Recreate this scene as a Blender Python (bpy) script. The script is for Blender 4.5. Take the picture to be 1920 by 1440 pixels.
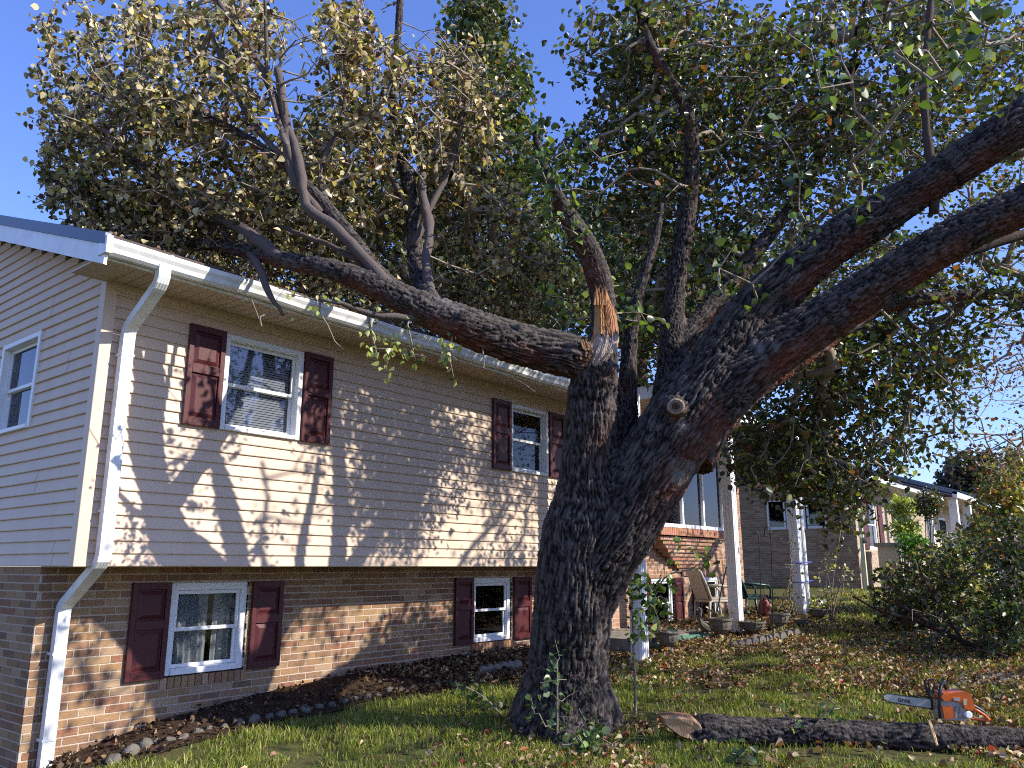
import bpy, math, random
import numpy as np
from mathutils import Vector, Matrix, kdtree
rng = np.random.default_rng(7); random.seed(7)
for o in list(bpy.data.objects): bpy.data.objects.remove(o)
scene = bpy.context.scene
C = scene.collection

# ---------------------------------------------------------------- camera
# origin = the photographer's eye; X runs along the house front, Y into the house
FPX = 1500.0; TH = math.atan(342/FPX); AZ = math.radians(38.9)
cam = bpy.data.objects.new('camera', bpy.data.cameras.new('camera')); C.objects.link(cam)
cam.data.sensor_width = 36; cam.data.lens = 36*FPX/1920; cam.data.clip_end = 2000; cam.data.clip_start = .05
cam.rotation_euler = (math.pi/2+TH, 0, AZ-math.pi/2)
scene.camera = cam
CT, ST = math.cos(TH), math.sin(TH)
FW = np.array([math.cos(AZ), math.sin(AZ), 0]); RT = np.array([math.sin(AZ), -math.cos(AZ), 0]); UP = np.array([0, 0, 1.])
def ray(x, y):
    a = (x-960)/FPX; b = -(y-720)/FPX
    return RT*a+FW*(CT-ST*b)+UP*(ST+CT*b)
def at(x, y, d): return ray(x, y)*d
def proj_x(P): d = (P @ FW)*CT+P[:, 2]*ST; return 960+FPX*(P @ RT)/np.maximum(d, .1)
def onY(x, y, Y): r = ray(x, y); return r*(Y/r[1])
# ---------------------------------------------------------------- light
PHI = math.radians(22); EL = math.radians(33)
sd = Vector((math.cos(EL)*math.sin(PHI), -math.cos(EL)*math.cos(PHI), math.sin(EL)))
sun = bpy.data.objects.new('sun', bpy.data.lights.new('sun', 'SUN')); C.objects.link(sun)
sun.data.energy = 5.0; sun.data.angle = math.radians(.5); sun.data.color = (1, .93, .82)
sun.rotation_euler = sd.to_track_quat('Z', 'Y').to_euler()
w = bpy.data.worlds.new('World'); scene.world = w; w.use_nodes = True
nt = w.node_tree; bg = nt.nodes['Background']
sky = nt.nodes.new('ShaderNodeTexSky'); sky.sky_type = 'NISHITA'; sky.sun_disc = False
sky.sun_elevation = EL; sky.sun_rotation = math.pi-PHI
sky.air_density = 1.2; sky.dust_density = .3; sky.ozone_density = 4.0
tint = nt.nodes.new('ShaderNodeMix'); tint.data_type = 'RGBA'; tint.blend_type = 'MULTIPLY'; tint.inputs[0].default_value = 1; tint.inputs[7].default_value = (1.0, 1.06, 1.62, 1)
nt.links.new(sky.outputs[0], tint.inputs[6]); nt.links.new(tint.outputs[2], bg.inputs[0]); bg.inputs[1].default_value = .105
scene.view_settings.view_transform = 'Standard'; scene.view_settings.look = 'None'
scene.view_settings.exposure = .75; scene.view_settings.gamma = 1
scene.render.engine = 'CYCLES'
scene.cycles.use_denoising = False; scene.cycles.pixel_filter_type = 'BLACKMAN_HARRIS'; scene.cycles.filter_width = 1.05
scene.cycles.sample_clamp_indirect = 4
scene.cycles.max_bounces = 6; scene.cycles.transparent_max_bounces = 8

# ---------------------------------------------------------------- helpers
def tag(o, label=None, cat=None, group=None, kind=None):
    if label: o['label'] = label
    if cat: o['category'] = cat
    if group: o['group'] = group
    if kind: o['kind'] = kind
    return o
def empty(name, loc, label, cat, group=None):
    o = bpy.data.objects.new(name, None); C.objects.link(o); o.location = loc; o.empty_display_size = .1
    return tag(o, label, cat, group)
def np_mesh(name, V, loops, starts, totals, mat, col=None, smooth=False):
    me = bpy.data.meshes.new(name)
    me.vertices.add(len(V)); me.vertices.foreach_set('co', np.asarray(V, np.float32).ravel())
    me.loops.add(len(loops)); me.loops.foreach_set('vertex_index', np.asarray(loops, np.int32))
    me.polygons.add(len(starts)); me.polygons.foreach_set('loop_start', np.asarray(starts, np.int32))
    try: me.polygons.foreach_set('loop_total', np.asarray(totals, np.int32))
    except Exception: pass
    me.update(calc_edges=True)
    if col is not None:
        a = me.attributes.new('col', 'FLOAT_COLOR', 'POINT')
        c = np.ones((len(V), 4), np.float32); c[:, :3] = col; a.data.foreach_set('color', c.ravel())
    if smooth: me.polygons.foreach_set('use_smooth', np.ones(len(starts), bool))
    me.materials.append(mat)
    return me
def link(name, me, parent=None):
    o = bpy.data.objects.new(name, me); C.objects.link(o)
    if parent is not None:
        o.parent = parent; o.matrix_parent_inverse = Matrix.Translation(parent.location).inverted() if parent.parent is None else Matrix.Identity(4)
    return o
class MB:
    """collects faces, then links them as one mesh"""
    def __init__(s): s.v = []; s.f = []; s.c = []
    def quad(s, *p, c=None):
        n = len(s.v); s.v += [tuple(q) for q in p]; s.f.append(tuple(range(n, n+len(p)))); s.c += [c or (1, 1, 1)]*len(p)
    def box(s, x0, x1, y0, y1, z0, z1, c=None):
        n = len(s.v)
        s.v += [(x, y, z) for z in (z0, z1) for y in (y0, y1) for x in (x0, x1)]
        for f in ((0, 2, 3, 1), (4, 5, 7, 6), (0, 1, 5, 4), (2, 6, 7, 3), (0, 4, 6, 2), (1, 3, 7, 5)): s.f.append(tuple(n+i for i in f))
        s.c += [c or (1, 1, 1)]*8
    def obox(s, o, u, v, w_, a, b, c_, col=None):
        """box spanned from corner o by u*a, v*b, w*c"""
        o = np.array(o, float); n = len(s.v)
        for k in (0, 1):
            for j in (0, 1):
                for i in (0, 1): s.v.append(tuple(o+np.array(u)*a*i+np.array(v)*b*j+np.array(w_)*c_*k))
        for f in ((0, 2, 3, 1), (4, 5, 7, 6), (0, 1, 5, 4), (2, 6, 7, 3), (0, 4, 6, 2), (1, 3, 7, 5)): s.f.append(tuple(n+i for i in f))
        s.c += [col or (1, 1, 1)]*8
    def tube(s, pts, rad, n=8, cap=True, c=None, flat=1.0):
        V, F = tube(pts, rad, n, cap); k = len(s.v)
        s.v += [tuple(q) for q in V]; s.f += [tuple(k+i for i in f) for f in F]; s.c += [c or (1, 1, 1)]*len(V)
    def lathe(s, cx, cy, prof, n=20, c=None):
        k = len(s.v)
        for r, z in prof:
            for i in range(n):
                a = 2*math.pi*i/n; s.v.append((cx+r*math.cos(a), cy+r*math.sin(a), z))
        for j in range(len(prof)-1):
            for i in range(n):
                s.f.append((k+j*n+i, k+j*n+(i+1) % n, k+(j+1)*n+(i+1) % n, k+(j+1)*n+i))
        s.f.append(tuple(k+i for i in reversed(range(n)))); s.f.append(tuple(k+(len(prof)-1)*n+i for i in range(n)))
        s.c += [c or (1, 1, 1)]*(n*len(prof))
    def build(s, name, mat, parent=None, smooth=False, bevel=0, loc=None):
        me = bpy.data.meshes.new(name); me.from_pydata(s.v, [], s.f); me.update()
        a = me.attributes.new('col', 'FLOAT_COLOR', 'POINT')
        cc = np.ones((len(s.v), 4), np.float32); cc[:, :3] = s.c; a.data.foreach_set('color', cc.ravel())
        me.materials.append(mat)
        if smooth: me.polygons.foreach_set('use_smooth', np.ones(len(me.polygons), bool))
        o = link(name, me, parent)
        if bevel:
            m = o.modifiers.new('b', 'BEVEL'); m.width = bevel; m.segments = 1; m.limit_method = 'ANGLE'
        return o
def frames(P):
    P = np.asarray(P, float); T = np.gradient(P, axis=0); T /= np.linalg.norm(T, axis=1)[:, None]+1e-9
    N = np.zeros_like(P); a = np.array([0, 0, 1.]) if abs(T[0, 2]) < .9 else np.array([1., 0, 0])
    n = np.cross(T[0], a); n /= np.linalg.norm(n)
    for i in range(len(P)):
        n = n-T[i]*np.dot(n, T[i]); n /= np.linalg.norm(n)+1e-9; N[i] = n
    return T, N, np.cross(T, N)
def tube(pts, rad, n=8, cap=True):
    P = np.asarray(pts, float); T, N, B = frames(P); R = np.broadcast_to(np.asarray(rad, float), (len(P),))
    a = np.arange(n)*2*math.pi/n
    V = P[:, None]+(N[:, None]*np.cos(a)[None, :, None]+B[:, None]*np.sin(a)[None, :, None])*R[:, None, None]
    F = []
    for j in range(len(P)-1):
        for i in range(n): F.append((j*n+i, j*n+(i+1) % n, (j+1)*n+(i+1) % n, (j+1)*n+i))
    if cap: F.append(tuple(reversed(range(n)))); F.append(tuple((len(P)-1)*n+i for i in range(n)))
    return V.reshape(-1, 3), F
def spline(P, step=.08):
    """Catmull-Rom through rows (x,y,z,r), resampled"""
    P = np.asarray(P, float); P = np.vstack([2*P[0]-P[1], P, 2*P[-1]-P[-2]]); out = []
    for i in range(1, len(P)-2):
        n = max(2, int(np.linalg.norm(P[i+1, :3]-P[i, :3])/step)); t = np.linspace(0, 1, n, endpoint=False)[:, None]
        p0, p1, p2, p3 = P[i-1:i+3]
        out.append(.5*((2*p1)+(-p0+p2)*t+(2*p0-5*p1+4*p2-p3)*t*t+(-p0+3*p1-3*p2+p3)*t**3))
    out.append(P[-2][None]); return np.vstack(out)
def limb(rows):
    """rows (px, py, depth, half width in px) -> (x,y,z,radius in m)"""
    return [(*at(x, y, d), r*d/FPX) for x, y, d, r in rows]
# value noise in numpy
_perm = rng.random(4096*4)
def vnoise(p):
    i = np.floor(p).astype(np.int64); f = p-i; f = f*f*(3-2*f); r = 0
    for dx in (0, 1):
        for dy in (0, 1):
            for dz in (0, 1):
                h = ((i[:, 0]+dx)*73856093 ^ (i[:, 1]+dy)*19349663 ^ (i[:, 2]+dz)*83492791) % 16384
                wt = (f[:, 0] if dx else 1-f[:, 0])*(f[:, 1] if dy else 1-f[:, 1])*(f[:, 2] if dz else 1-f[:, 2])
                r = r+wt*_perm[h]
    return r

# ---------------------------------------------------------------- materials
def mat(name, col=(.5, .5, .5), rough=.6, spec=.3, metal=0, noise=None, bump=None, attr=False, trans=0, stretch=(1, 1, 1)):
    """noise=(scale, amount, tint rgb); bump=(scale, strength)"""
    m = bpy.data.materials.new(name); m.use_nodes = True; n = m.node_tree; L = n.links; b = n.nodes['Principled BSDF']
    b.inputs['Roughness'].default_value = rough; b.inputs['Specular IOR Level'].default_value = spec; b.inputs['Metallic'].default_value = metal
    tc = n.nodes.new('ShaderNodeTexCoord'); mp = n.nodes.new('ShaderNodeMapping'); mp.inputs['Scale'].default_value = stretch
    L.new(tc.outputs['Object'], mp.inputs[0])
    if attr:
        a = n.nodes.new('ShaderNodeAttribute'); a.attribute_name = 'col'; src = a.outputs['Color']
    else:
        a = n.nodes.new('ShaderNodeRGB'); a.outputs[0].default_value = (*col, 1); src = a.outputs[0]
    if noise:
        t = n.nodes.new('ShaderNodeTexNoise'); t.inputs['Scale'].default_value = noise[0]; t.inputs['Detail'].default_value = 5; t.inputs['Roughness'].default_value = .65
        L.new(mp.outputs[0], t.inputs['Vector'])
        r = n.nodes.new('ShaderNodeMapRange'); r.inputs[1].default_value = .35; r.inputs[2].default_value = .7; r.inputs[3].default_value = 0; r.inputs[4].default_value = noise[1]
        L.new(t.outputs[0], r.inputs[0])
        x = n.nodes.new('ShaderNodeMix'); x.data_type = 'RGBA'; L.new(r.outputs[0], x.inputs[0]); L.new(src, x.inputs[6]); x.inputs[7].default_value = (*noise[2], 1); src = x.outputs[2]
    L.new(src, b.inputs['Base Color'])
    if bump:
        t = n.nodes.new('ShaderNodeTexNoise'); t.inputs['Scale'].default_value = bump[0]; t.inputs['Detail'].default_value = 6
        L.new(mp.outputs[0], t.inputs['Vector'])
        u = n.nodes.new('ShaderNodeBump'); u.inputs['Strength'].default_value = bump[1]; u.inputs['Distance'].default_value = .02
        L.new(t.outputs[0], u.inputs['Height']); L.new(u.outputs[0], b.inputs['Normal'])
    if trans:
        o = n.nodes['Material Output']; tr = n.nodes.new('ShaderNodeBsdfTranslucent'); L.new(src, tr.inputs[0])
        g = n.nodes.new('ShaderNodeMix'); g.data_type = 'RGBA'; g.blend_type = 'MULTIPLY'; g.inputs[0].default_value = 1
        L.new(src, g.inputs[6]); g.inputs[7].default_value = (1.9, 2.0, .7, 1); L.new(g.outputs[2], tr.inputs[0])
        mx = n.nodes.new('ShaderNodeMixShader'); mx.inputs[0].default_value = trans
        L.new(b.outputs[0], mx.inputs[1]); L.new(tr.outputs[0], mx.inputs[2]); L.new(mx.outputs[0], o.inputs[0])
    return m
M = {}
M['siding'] = mat('siding', (.60, .465, .345), .5, .2, noise=(2.2, .55, (.49, .375, .285)), bump=(40, .015), stretch=(1.6, 1.6, .35))
M['trim'] = mat('trim_beige', (.59, .46, .34), .5, noise=(5, .3, (.48, .38, .29)))
M['soffit'] = mat('soffit', (.52, .41, .31), .6, noise=(4, .4, (.40, .33, .27)))
M['white'] = mat('white_metal', (.74, .75, .74), .35, .5, noise=(7, .8, (.52, .52, .49)), bump=(40, .03))
M['vinyl'] = mat('white_vinyl', (.74, .75, .75), .4, noise=(8, .3, (.6, .6, .58)))
M['roofmetal'] = mat('slate_flashing', (.06, .075, .11), .4, .4, .2, noise=(9, .5, (.10, .11, .14)))
M['shingle'] = mat('shingle', (.085, .065, .06), .95, .1, noise=(30, .8, (.14, .11, .10)), bump=(80, .6))
M['brick'] = mat('brick', rough=.85, spec=.15, attr=True, noise=(26, .4, (.34, .22, .14)), bump=(90, .5))
M['mortar'] = mat('mortar', (.48, .385, .30), .95, .1, noise=(20, .4, (.37, .29, .22)), bump=(120, .4))
M['maroon'] = mat('maroon_shutter', (.068, .015, .017), .45, .3, noise=(3, .15, (.09, .028, .027)), bump=(50, .08), stretch=(1, 1, .3))
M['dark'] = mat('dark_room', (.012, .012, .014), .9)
M['blind'] = mat('blind', (.5, .48, .5), .6)
M['curtain'] = mat('curtain', (.62, .61, .60), .8, noise=(10, .3, (.28, .28, .29)), trans=.2)
M['concrete'] = mat('concrete', (.24, .22, .195), .9, .1, noise=(5, .75, (.11, .10, .08)), bump=(50, .4))
M['stone'] = mat('stone', (.155, .138, .115), .9, .1, noise=(9, .8, (.09, .085, .07)), bump=(40, .6))
M['black'] = mat('black_iron', (.02, .02, .022), .5, .5)
M['plastic'] = mat('tan_plastic', (.42, .37, .29), .5, noise=(10, .4, (.3, .27, .2)))
M['greenplastic'] = mat('green_plastic', (.015, .05, .045), .4, .5)
M['red'] = mat('red_metal', (.16, .025, .02), .5, noise=(20, .4, (.15, .03, .03)))
M['leaf'] = mat('leaf', rough=.38, spec=.45, attr=True, trans=.28)
M['darkleaf'] = mat('waxy_leaf', rough=.32, spec=.6, attr=True, trans=.32)
M['dryleaf'] = mat('dry_leaf', rough=.55, spec=.3, attr=True, trans=.12)
M['grass'] = mat('grass_blades', rough=.6, spec=.2, attr=True, trans=.25)
M['twig'] = mat('twig', (.22, .18, .14), .85, .15, noise=(14, .7, (.38, .32, .25)), bump=(80, .5))
M['orange'] = mat('orange_plastic', (.78, .15, .025), .4, .5, noise=(18, .6, (.30, .10, .05)))
M['steel'] = mat('steel_bar', (.50, .52, .53), .35, .5, .3, noise=(30, .4, (.3, .31, .31)))
M['alloy'] = mat('grey_alloy', (.42, .42, .41), .5, .4, .2, noise=(40, .4, (.2, .2, .2)))
M['redbrick'] = mat('far_brick', (.16, .055, .04), .9, noise=(9, .6, (.24, .12, .09)))
M['slate'] = mat('far_slate', (.17, .2, .24), .9, noise=(6, .6, (.12, .14, .17)))
M['yellow'] = mat('yellow_trim', (.62, .55, .33), .5)
M['blue'] = mat('blue_cord', (.08, .14, .55), .5)
M['siderough'] = mat('blue_siding', (.10, .17, .34), .6)

def glass():
    m = bpy.data.materials.new('window_glass'); m.use_nodes = True; n = m.node_tree; L = n.links
    n.nodes.remove(n.nodes['Principled BSDF']); o = n.nodes['Material Output']
    t = n.nodes.new('ShaderNodeBsdfTransparent'); t.inputs[0].default_value = (.75, .78, .8, 1)
    g = n.nodes.new('ShaderNodeBsdfGlossy'); g.inputs['Roughness'].default_value = .03; g.inputs[0].default_value = (.9, .9, .95, 1)
    fr = n.nodes.new('ShaderNodeFresnel'); fr.inputs[0].default_value = 1.45
    ad = n.nodes.new('ShaderNodeMath'); ad.operation = 'ADD'; ad.inputs[1].default_value = .01; L.new(fr.outputs[0], ad.inputs[0])
    x = n.nodes.new('ShaderNodeMixShader'); L.new(ad.outputs[0], x.inputs[0]); L.new(t.outputs[0], x.inputs[1]); L.new(g.outputs[0], x.inputs[2]); L.new(x.outputs[0], o.inputs[0])
    return m
M['glass'] = glass()

def bark_material(name, dark, light, red, lichen, red_amt=.6):
    m = bpy.data.materials.new(name); m.use_nodes = True; n = m.node_tree; L = n.links; b = n.nodes['Principled BSDF']
    b.inputs['Roughness'].default_value = .9; b.inputs['Specular IOR Level'].default_value = .12
    a = n.nodes.new('ShaderNodeAttribute'); a.attribute_name = 'col'      # r = ridge height, g = reddish side, b = unused
    s = n.nodes.new('ShaderNodeSeparateColor'); L.new(a.outputs['Color'], s.inputs[0])
    tc = n.nodes.new('ShaderNodeTexCoord')
    def noise(sc, det=4):
        t = n.nodes.new('ShaderNodeTexNoise'); t.inputs['Scale'].default_value = sc; t.inputs['Detail'].default_value = det; L.new(tc.outputs['Object'], t.inputs['Vector']); return t.outputs[0]
    def mix(fac, A, B):
        x = n.nodes.new('ShaderNodeMix'); x.data_type = 'RGBA'; L.new(fac, x.inputs[0])
        for k, v in ((6, A), (7, B)):
            if isinstance(v, tuple): x.inputs[k].default_value = (*v, 1)
            else: L.new(v, x.inputs[k])
        return x.outputs[2]
    def rng_(src, lo, hi, a0=0, a1=1):
        r = n.nodes.new('ShaderNodeMapRange'); r.inputs[1].default_value = lo; r.inputs[2].default_value = hi; r.inputs[3].default_value = a0; r.inputs[4].default_value = a1; L.new(src, r.inputs[0]); return r.outputs[0]
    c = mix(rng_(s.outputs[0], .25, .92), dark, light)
    ml = n.nodes.new('ShaderNodeMath'); ml.operation = 'MULTIPLY'; L.new(s.outputs[1], ml.inputs[0]); L.new(rng_(noise(3), .35, .6), ml.inputs[1])
    ml2 = n.nodes.new('ShaderNodeMath'); ml2.operation = 'MULTIPLY'; ml2.inputs[1].default_value = red_amt; L.new(ml.outputs[0], ml2.inputs[0])
    c = mix(ml2.outputs[0], c, red)
    c = mix(rng_(noise(2.2, 6), .63, .70, 0, .6), c, lichen)
    L.new(c, b.inputs['Base Color'])
    u = n.nodes.new('ShaderNodeBump'); u.inputs['Strength'].default_value = .7; u.inputs['Distance'].default_value = .012
    L.new(noise(75, 5), u.inputs['Height']); L.new(u.outputs[0], b.inputs['Normal'])
    return m
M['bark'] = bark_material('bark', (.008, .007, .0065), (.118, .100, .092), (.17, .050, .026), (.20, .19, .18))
M['torn'] = mat('torn_wood', attr=True, rough=.75, spec=.2, noise=(12, .5, (.50, .26, .10)), bump=(30, .8), stretch=(3, 3, .25))

# ---------------------------------------------------------------- terrain
_wx = [-40, 0, 2, 3.09, 3.6, 4.04, 4.57, 5.27, 6, 7.56, 8.16, 9.11, 12.3, 15, 24, 60, 200]; _wz = [-3, -1.95, -1.72, -1.54, -1.42, -1.33, -1.28, -1.22, -1.18, -1.14, -1.12, -1.11, -1.0, -.93, -.62, -.4, -.2]
_lx = [-40, 0, 3, 4, 5, 6, 7.5, 9, 12.3, 15, 20, 30, 60, 200]; _lz = [-3, -1.75, -1.52, -1.40, -1.34, -1.31, -1.30, -1.21, -1.0, -.85, -.75, -.66, -.45, -.2]
def hgt(x, y):
    x = np.asarray(x, float); y = np.asarray(y, float)
    wl = np.interp(x, _wx, _wz); la = np.interp(x, _lx, _lz)-.02*np.clip(5.5-y, 0, 12)
    t = np.clip((y-6.0)/1.2, 0, 1); t = t*t*(3-2*t)
    bumps = .022*np.sin(x*1.7+y*.6)*np.sin(y*1.3-x*.4)+.012*np.sin(x*4.1)*np.sin(y*3.7+1)
    return la*(1-t)+wl*t+bumps*(1-t*.8)
def gpx(x, y):
    r = ray(x, y); d = 3.0
    for _ in range(4000):
        p = r*d
        if p[2] < hgt(p[0], p[1]): return p
        d *= 1.002
    return r*40
def ground_mesh():
    xs = np.concatenate([np.linspace(-60, 0, 20, endpoint=False), np.arange(0, 18, .12), np.linspace(18, 60, 60), np.linspace(65, 900, 24)])
    ys = np.concatenate([np.linspace(-500, -6, 24, endpoint=False), np.arange(-6, 8.5, .12), np.linspace(9, 60, 30), np.linspace(70, 900, 20)])
    X, Y = np.meshgrid(xs, ys, indexing='ij'); Z = hgt(X, Y)
    V = np.stack([X, Y, Z], -1).reshape(-1, 3); nx, ny = X.shape
    i, j = np.meshgrid(np.arange(nx-1), np.arange(ny-1), indexing='ij'); a = (i*ny+j).ravel()
    F = np.stack([a, a+ny, a+ny+1, a+1], -1)
    return V, F
V, F = ground_mesh()
gm = mat('soil_and_turf', (.085, .10, .030), .95, .08, noise=(9, .9, (.085, .055, .032)), bump=(30, .8))
o = link('ground', np_mesh('ground', V, F.ravel(), np.arange(len(F))*4, np.full(len(F), 4), gm, smooth=True)); tag(o, kind='structure')
# mulch bed along the wall
def bed_front(x): return np.interp(x, [2.6, 3.4, 4, 5.5, 7, 8.3, 9, 10, 12, 16.5], [6.75, 6.5, 6.35, 6.3, 6.15, 6.05, 5.95, 5.6, 5.1, 4.9])
xs = np.arange(2.9, 16.5, .1); V = []; F = []
for i, x in enumerate(xs):
    y0 = float(bed_front(x))+.04*math.sin(x*7)
    for k in range(9):
        y = y0+(7.3-y0)*k/8; V.append((x, y, float(hgt(x, y))+.006+.012*math.sin(k/8*math.pi)+.012*random.random()))
for i in range(len(xs)-1):
    for k in range(8): a = i*9+k; F.append((a, a+9, a+10, a+1))
F = np.array(F)
o = link('mulch_bed', np_mesh('mulch_bed', np.array(V), F.ravel(), np.arange(len(F))*4, np.full(len(F), 4), mat('mulch', (.035, .024, .017), .95, .05, noise=(40, .8, (.10, .062, .04)), bump=(60, 1.0)), smooth=False)); tag(o, kind='structure')
# concrete walk crossing the lawn to the right
V = []; F = []
for i in range(60):
    t = i/59; x = 9.95+t*1.1; y = 1.9-t*7.5
    for k in (0, 1):
        xx = x+k*1.0+t*.4; V.append((xx, y, float(hgt(xx, y))+.02))
for i in range(59): F.append((2*i, 2*i+1, 2*i+3, 2*i+2))
F = np.array(F)
o = link('path', np_mesh('path', np.array(V), F.ravel(), np.arange(len(F))*4, np.full(len(F), 4), M['concrete'])); tag(o, kind='structure')

# ---------------------------------------------------------------- brick walls of real bricks
PAL = {'brown': [(.29, .165, .085), (.34, .20, .10), (.24, .135, .075), (.36, .235, .13), (.29, .16, .10), (.27, .12, .07), (.40, .27, .17), (.20, .115, .075), (.31, .18, .09)],
       'dim': [(.33, .20, .115), (.38, .24, .14), (.28, .165, .095), (.42, .29, .19)], 'pale': [(.45, .36, .27), (.50, .42, .33), (.40, .31, .24)],
       'orange': [(.38, .19, .11), (.44, .24, .15), (.34, .17, .10), (.46, .30, .2)]}
CH = .0677; BL = .203; MJ = .0125
def brickwall(name, parent, o, u, n, L, z0, z1, openings=(), pal='brown', zdat=0.0, prot=.004, mortar_depth=.1):
    """o = plane origin (z=0 datum), u along, n outward normal; openings (s0,s1,z0,z1)"""
    o = np.array(o, float); u = np.array(u, float); n = np.array(n, float); up = np.array([0, 0, 1.])
    b = MB(); k0 = math.floor((z0-zdat)/CH); k1 = math.ceil((z1-zdat)/CH)
    for k in range(k0, k1):
        za = max(zdat+k*CH+MJ/2, z0); zb = min(zdat+(k+1)*CH-MJ/2, z1)
        if zb-za < .012: continue
        zc = (za+zb)/2
        segs = [(0, L)]
        for (a, c, e, f_) in openings:
            if e < zc < f_:
                ns = []
                for (p, q) in segs:
                    if c <= p or a >= q: ns.append((p, q)); continue
                    if a > p: ns.append((p, a))
                    if c < q: ns.append((c, q))
                segs = ns
        off = (k % 2)*(BL+MJ)/2+.013*((k*7) % 3)
        for (p, q) in segs:
            s = math.floor((p-off)/(BL+MJ))*(BL+MJ)+off
            while s < q:
                a, c = max(s, p), min(s+BL, q)
                if c-a > .015:
                    col = random.choice(PAL[pal]); f_ = random.uniform(.85, 1.1); f_ *= .9; col = (col[0]*f_*.97, col[1]*f_*.99, col[2]*f_*.98)
                    d = prot+random.uniform(-.0015, .0015)
                    b.obox(o+u*a+up*za-n*.05, u, n, up, c-a, .05+d, zb-za, col)
                s += BL+MJ
    ob = b.build(name, M['brick'], parent)
    m = MB()
    cuts_z = sorted({z0, z1, *[v for op in openings for v in op[2:4] if z0 < v < z1]})
    for za, zb in zip(cuts_z[:-1], cuts_z[1:]):
        zc = (za+zb)/2; segs = [(0.002, L-.002)]
        for (a, c, e, f_) in openings:
            if e < zc < f_:
                ns = []
                for (p, q) in segs:
                    if c <= p or a >= q: ns.append((p, q)); continue
                    if a > p: ns.append((p, a))
                    if c < q: ns.append((c, q))
                segs = ns
        for p, q in segs: m.obox(o+u*p+up*za-n*mortar_depth, u, n, up, q-p, mortar_depth, zb-za)
    return ob, m.build('mortar', M['mortar'], ob)

# ---------------------------------------------------------------- the split-level house
house = empty('split_level_house', (2.82, 7.23, -1.5), 'long house with tan lap siding over brown brick, maroon shutters, nearest the camera', 'house')
WY, BY = 6.63, 7.23
def part(b, name, m, parent=house, **k): return b.build(name, M[m], parent, **k)
EXP = .1016
def lap_siding(name, o, u, n, L, ncourse, openings, zbase=0.0, clip=None):
    b = MB(); o = np.array(o, float); u = np.array(u, float); n = np.array(n, float); up = np.array([0, 0, 1.])
    for k in range(ncourse):
        za, zb = zbase+k*EXP, zbase+(k+1)*EXP; segs = [(0, L)]
        if clip:
            segs = [(max(0, clip(zb)), L)]
            if segs[0][0] >= L: break
        cuts = [(a, c) for (a, c, e, f_) in openings if e < zb-.02 and f_ > za+.02]
        for a, c in cuts:
            ns = []
            for p, q in segs:
                if c <= p or a >= q: ns.append((p, q)); continue
                if a > p: ns.append((p, a))
                if c < q: ns.append((c, q))
            segs = ns
        for p, q in segs:
            if q-p < .01: continue
            # a few butt joints
            jn = [v for v in (((k//2)*1.37 % 3.6)+.4+3.66*m for m in range(5)) if p+.1 < v < q-.1]; st_ = [p]+jn+[q]; cc_ = random.uniform(.94, 1.03)
            g = lambda s, z, t: o+u*s+up*z+n*t
            for e_, (pa, qa) in enumerate(zip(st_[:-1], st_[1:])):
                lap = .0016*(e_ % 2); m_ = max(1, int((qa-pa)/.55)); xs_ = np.linspace(pa, qa, m_+1); dz = lambda s: .0011*math.sin(s*2.3+k*1.7)+.0007*math.sin(s*6.1+k); dt = lambda s: .0012*math.sin(s*3.1+k*2.3)
                for a_, c_ in zip(xs_[:-1], xs_[1:]):
                    b.quad(g(a_, za+.006+dz(a_), .021+lap+dt(a_)), g(c_, za+.006+dz(c_), .021+lap+dt(c_)), g(c_, zb+.004, .002+lap), g(a_, zb+.004, .002+lap))
                    b.quad(g(a_, za+dz(a_), .018+lap+dt(a_)), g(c_, za+dz(c_), .018+lap+dt(c_)), g(c_, za+.006+dz(c_), .021+lap+dt(c_)), g(a_, za+.006+dz(a_), .021+lap+dt(a_)))
                    b.quad(g(a_, za+dz(a_), 0), g(c_, za+dz(c_), 0), g(c_, za+dz(c_), .018+lap+dt(c_)), g(a_, za+dz(a_), .018+lap+dt(a_)))
                if lap: b.quad(g(pa, za, 0), g(pa, za, .0178), g(pa, zb, .0038), g(pa, zb, 0)); b.quad(g(qa, za, 0), g(qa, za, .0178), g(qa, zb, .0038), g(qa, zb, 0))
            b.quad(g(p, za+.006, .016), g(p, zb, .002), g(p, zb, -.01), g(p, za, -.01)); b.quad(g(q, za+.006, .016), g(q, za, -.01), g(q, zb, -.01), g(q, zb, .002))
    return part(b, name, 'siding')
X0, XS, XE = 2.82, 9.95, 16.6
win_up = [(3.93, 4.81, 1.222, 2.131), (8.16, 9.0, 1.222, 2.131)]
win_lo = [(3.95, 4.77, -.97, -.15), (8.14, 8.95, -.97, -.15)]
lap_siding('siding_wall', (X0, WY, 0), (1, 0, 0), (0, -1, 0), XS-X0, 23, [(a-X0-.0, b-X0+.0, c, d) for a, b, c, d in win_up])
gw = (7.84, 8.74, 1.222, 2.131)
ZR = lambda y: 2.49+.348*(y-6.05)       # roof surface
lap_siding('gable_siding', (X0, WY, 0), (0, 1, 0), (-1, 0, 0), 6.0, 44, [(gw[0]-WY, gw[1]-WY, gw[2], gw[3])], clip=lambda z: (z-ZR(WY)+.16)/.348)
b = MB()
b.box(X0-.02, X0+.075, WY-.022, WY+.0, 0, 2.34); b.box(X0-.022, X0, WY-.02, WY+.075, 0, 2.42)
part(b, 'corner_board', 'trim')
b = MB()  # backing sheets, underside of overhang, inner box
b.box(X0+.01, XS, WY+.012, WY+.03, 0, 1.23); b.box(X0+.01, XS, WY+.012, WY+.03, 2.15, 2.36)
for p, q in ((X0+.01, 3.93), (4.81, 8.16), (9.0, XS)): b.box(p, q, WY+.012, WY+.03, 1.23, 2.15)
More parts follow.
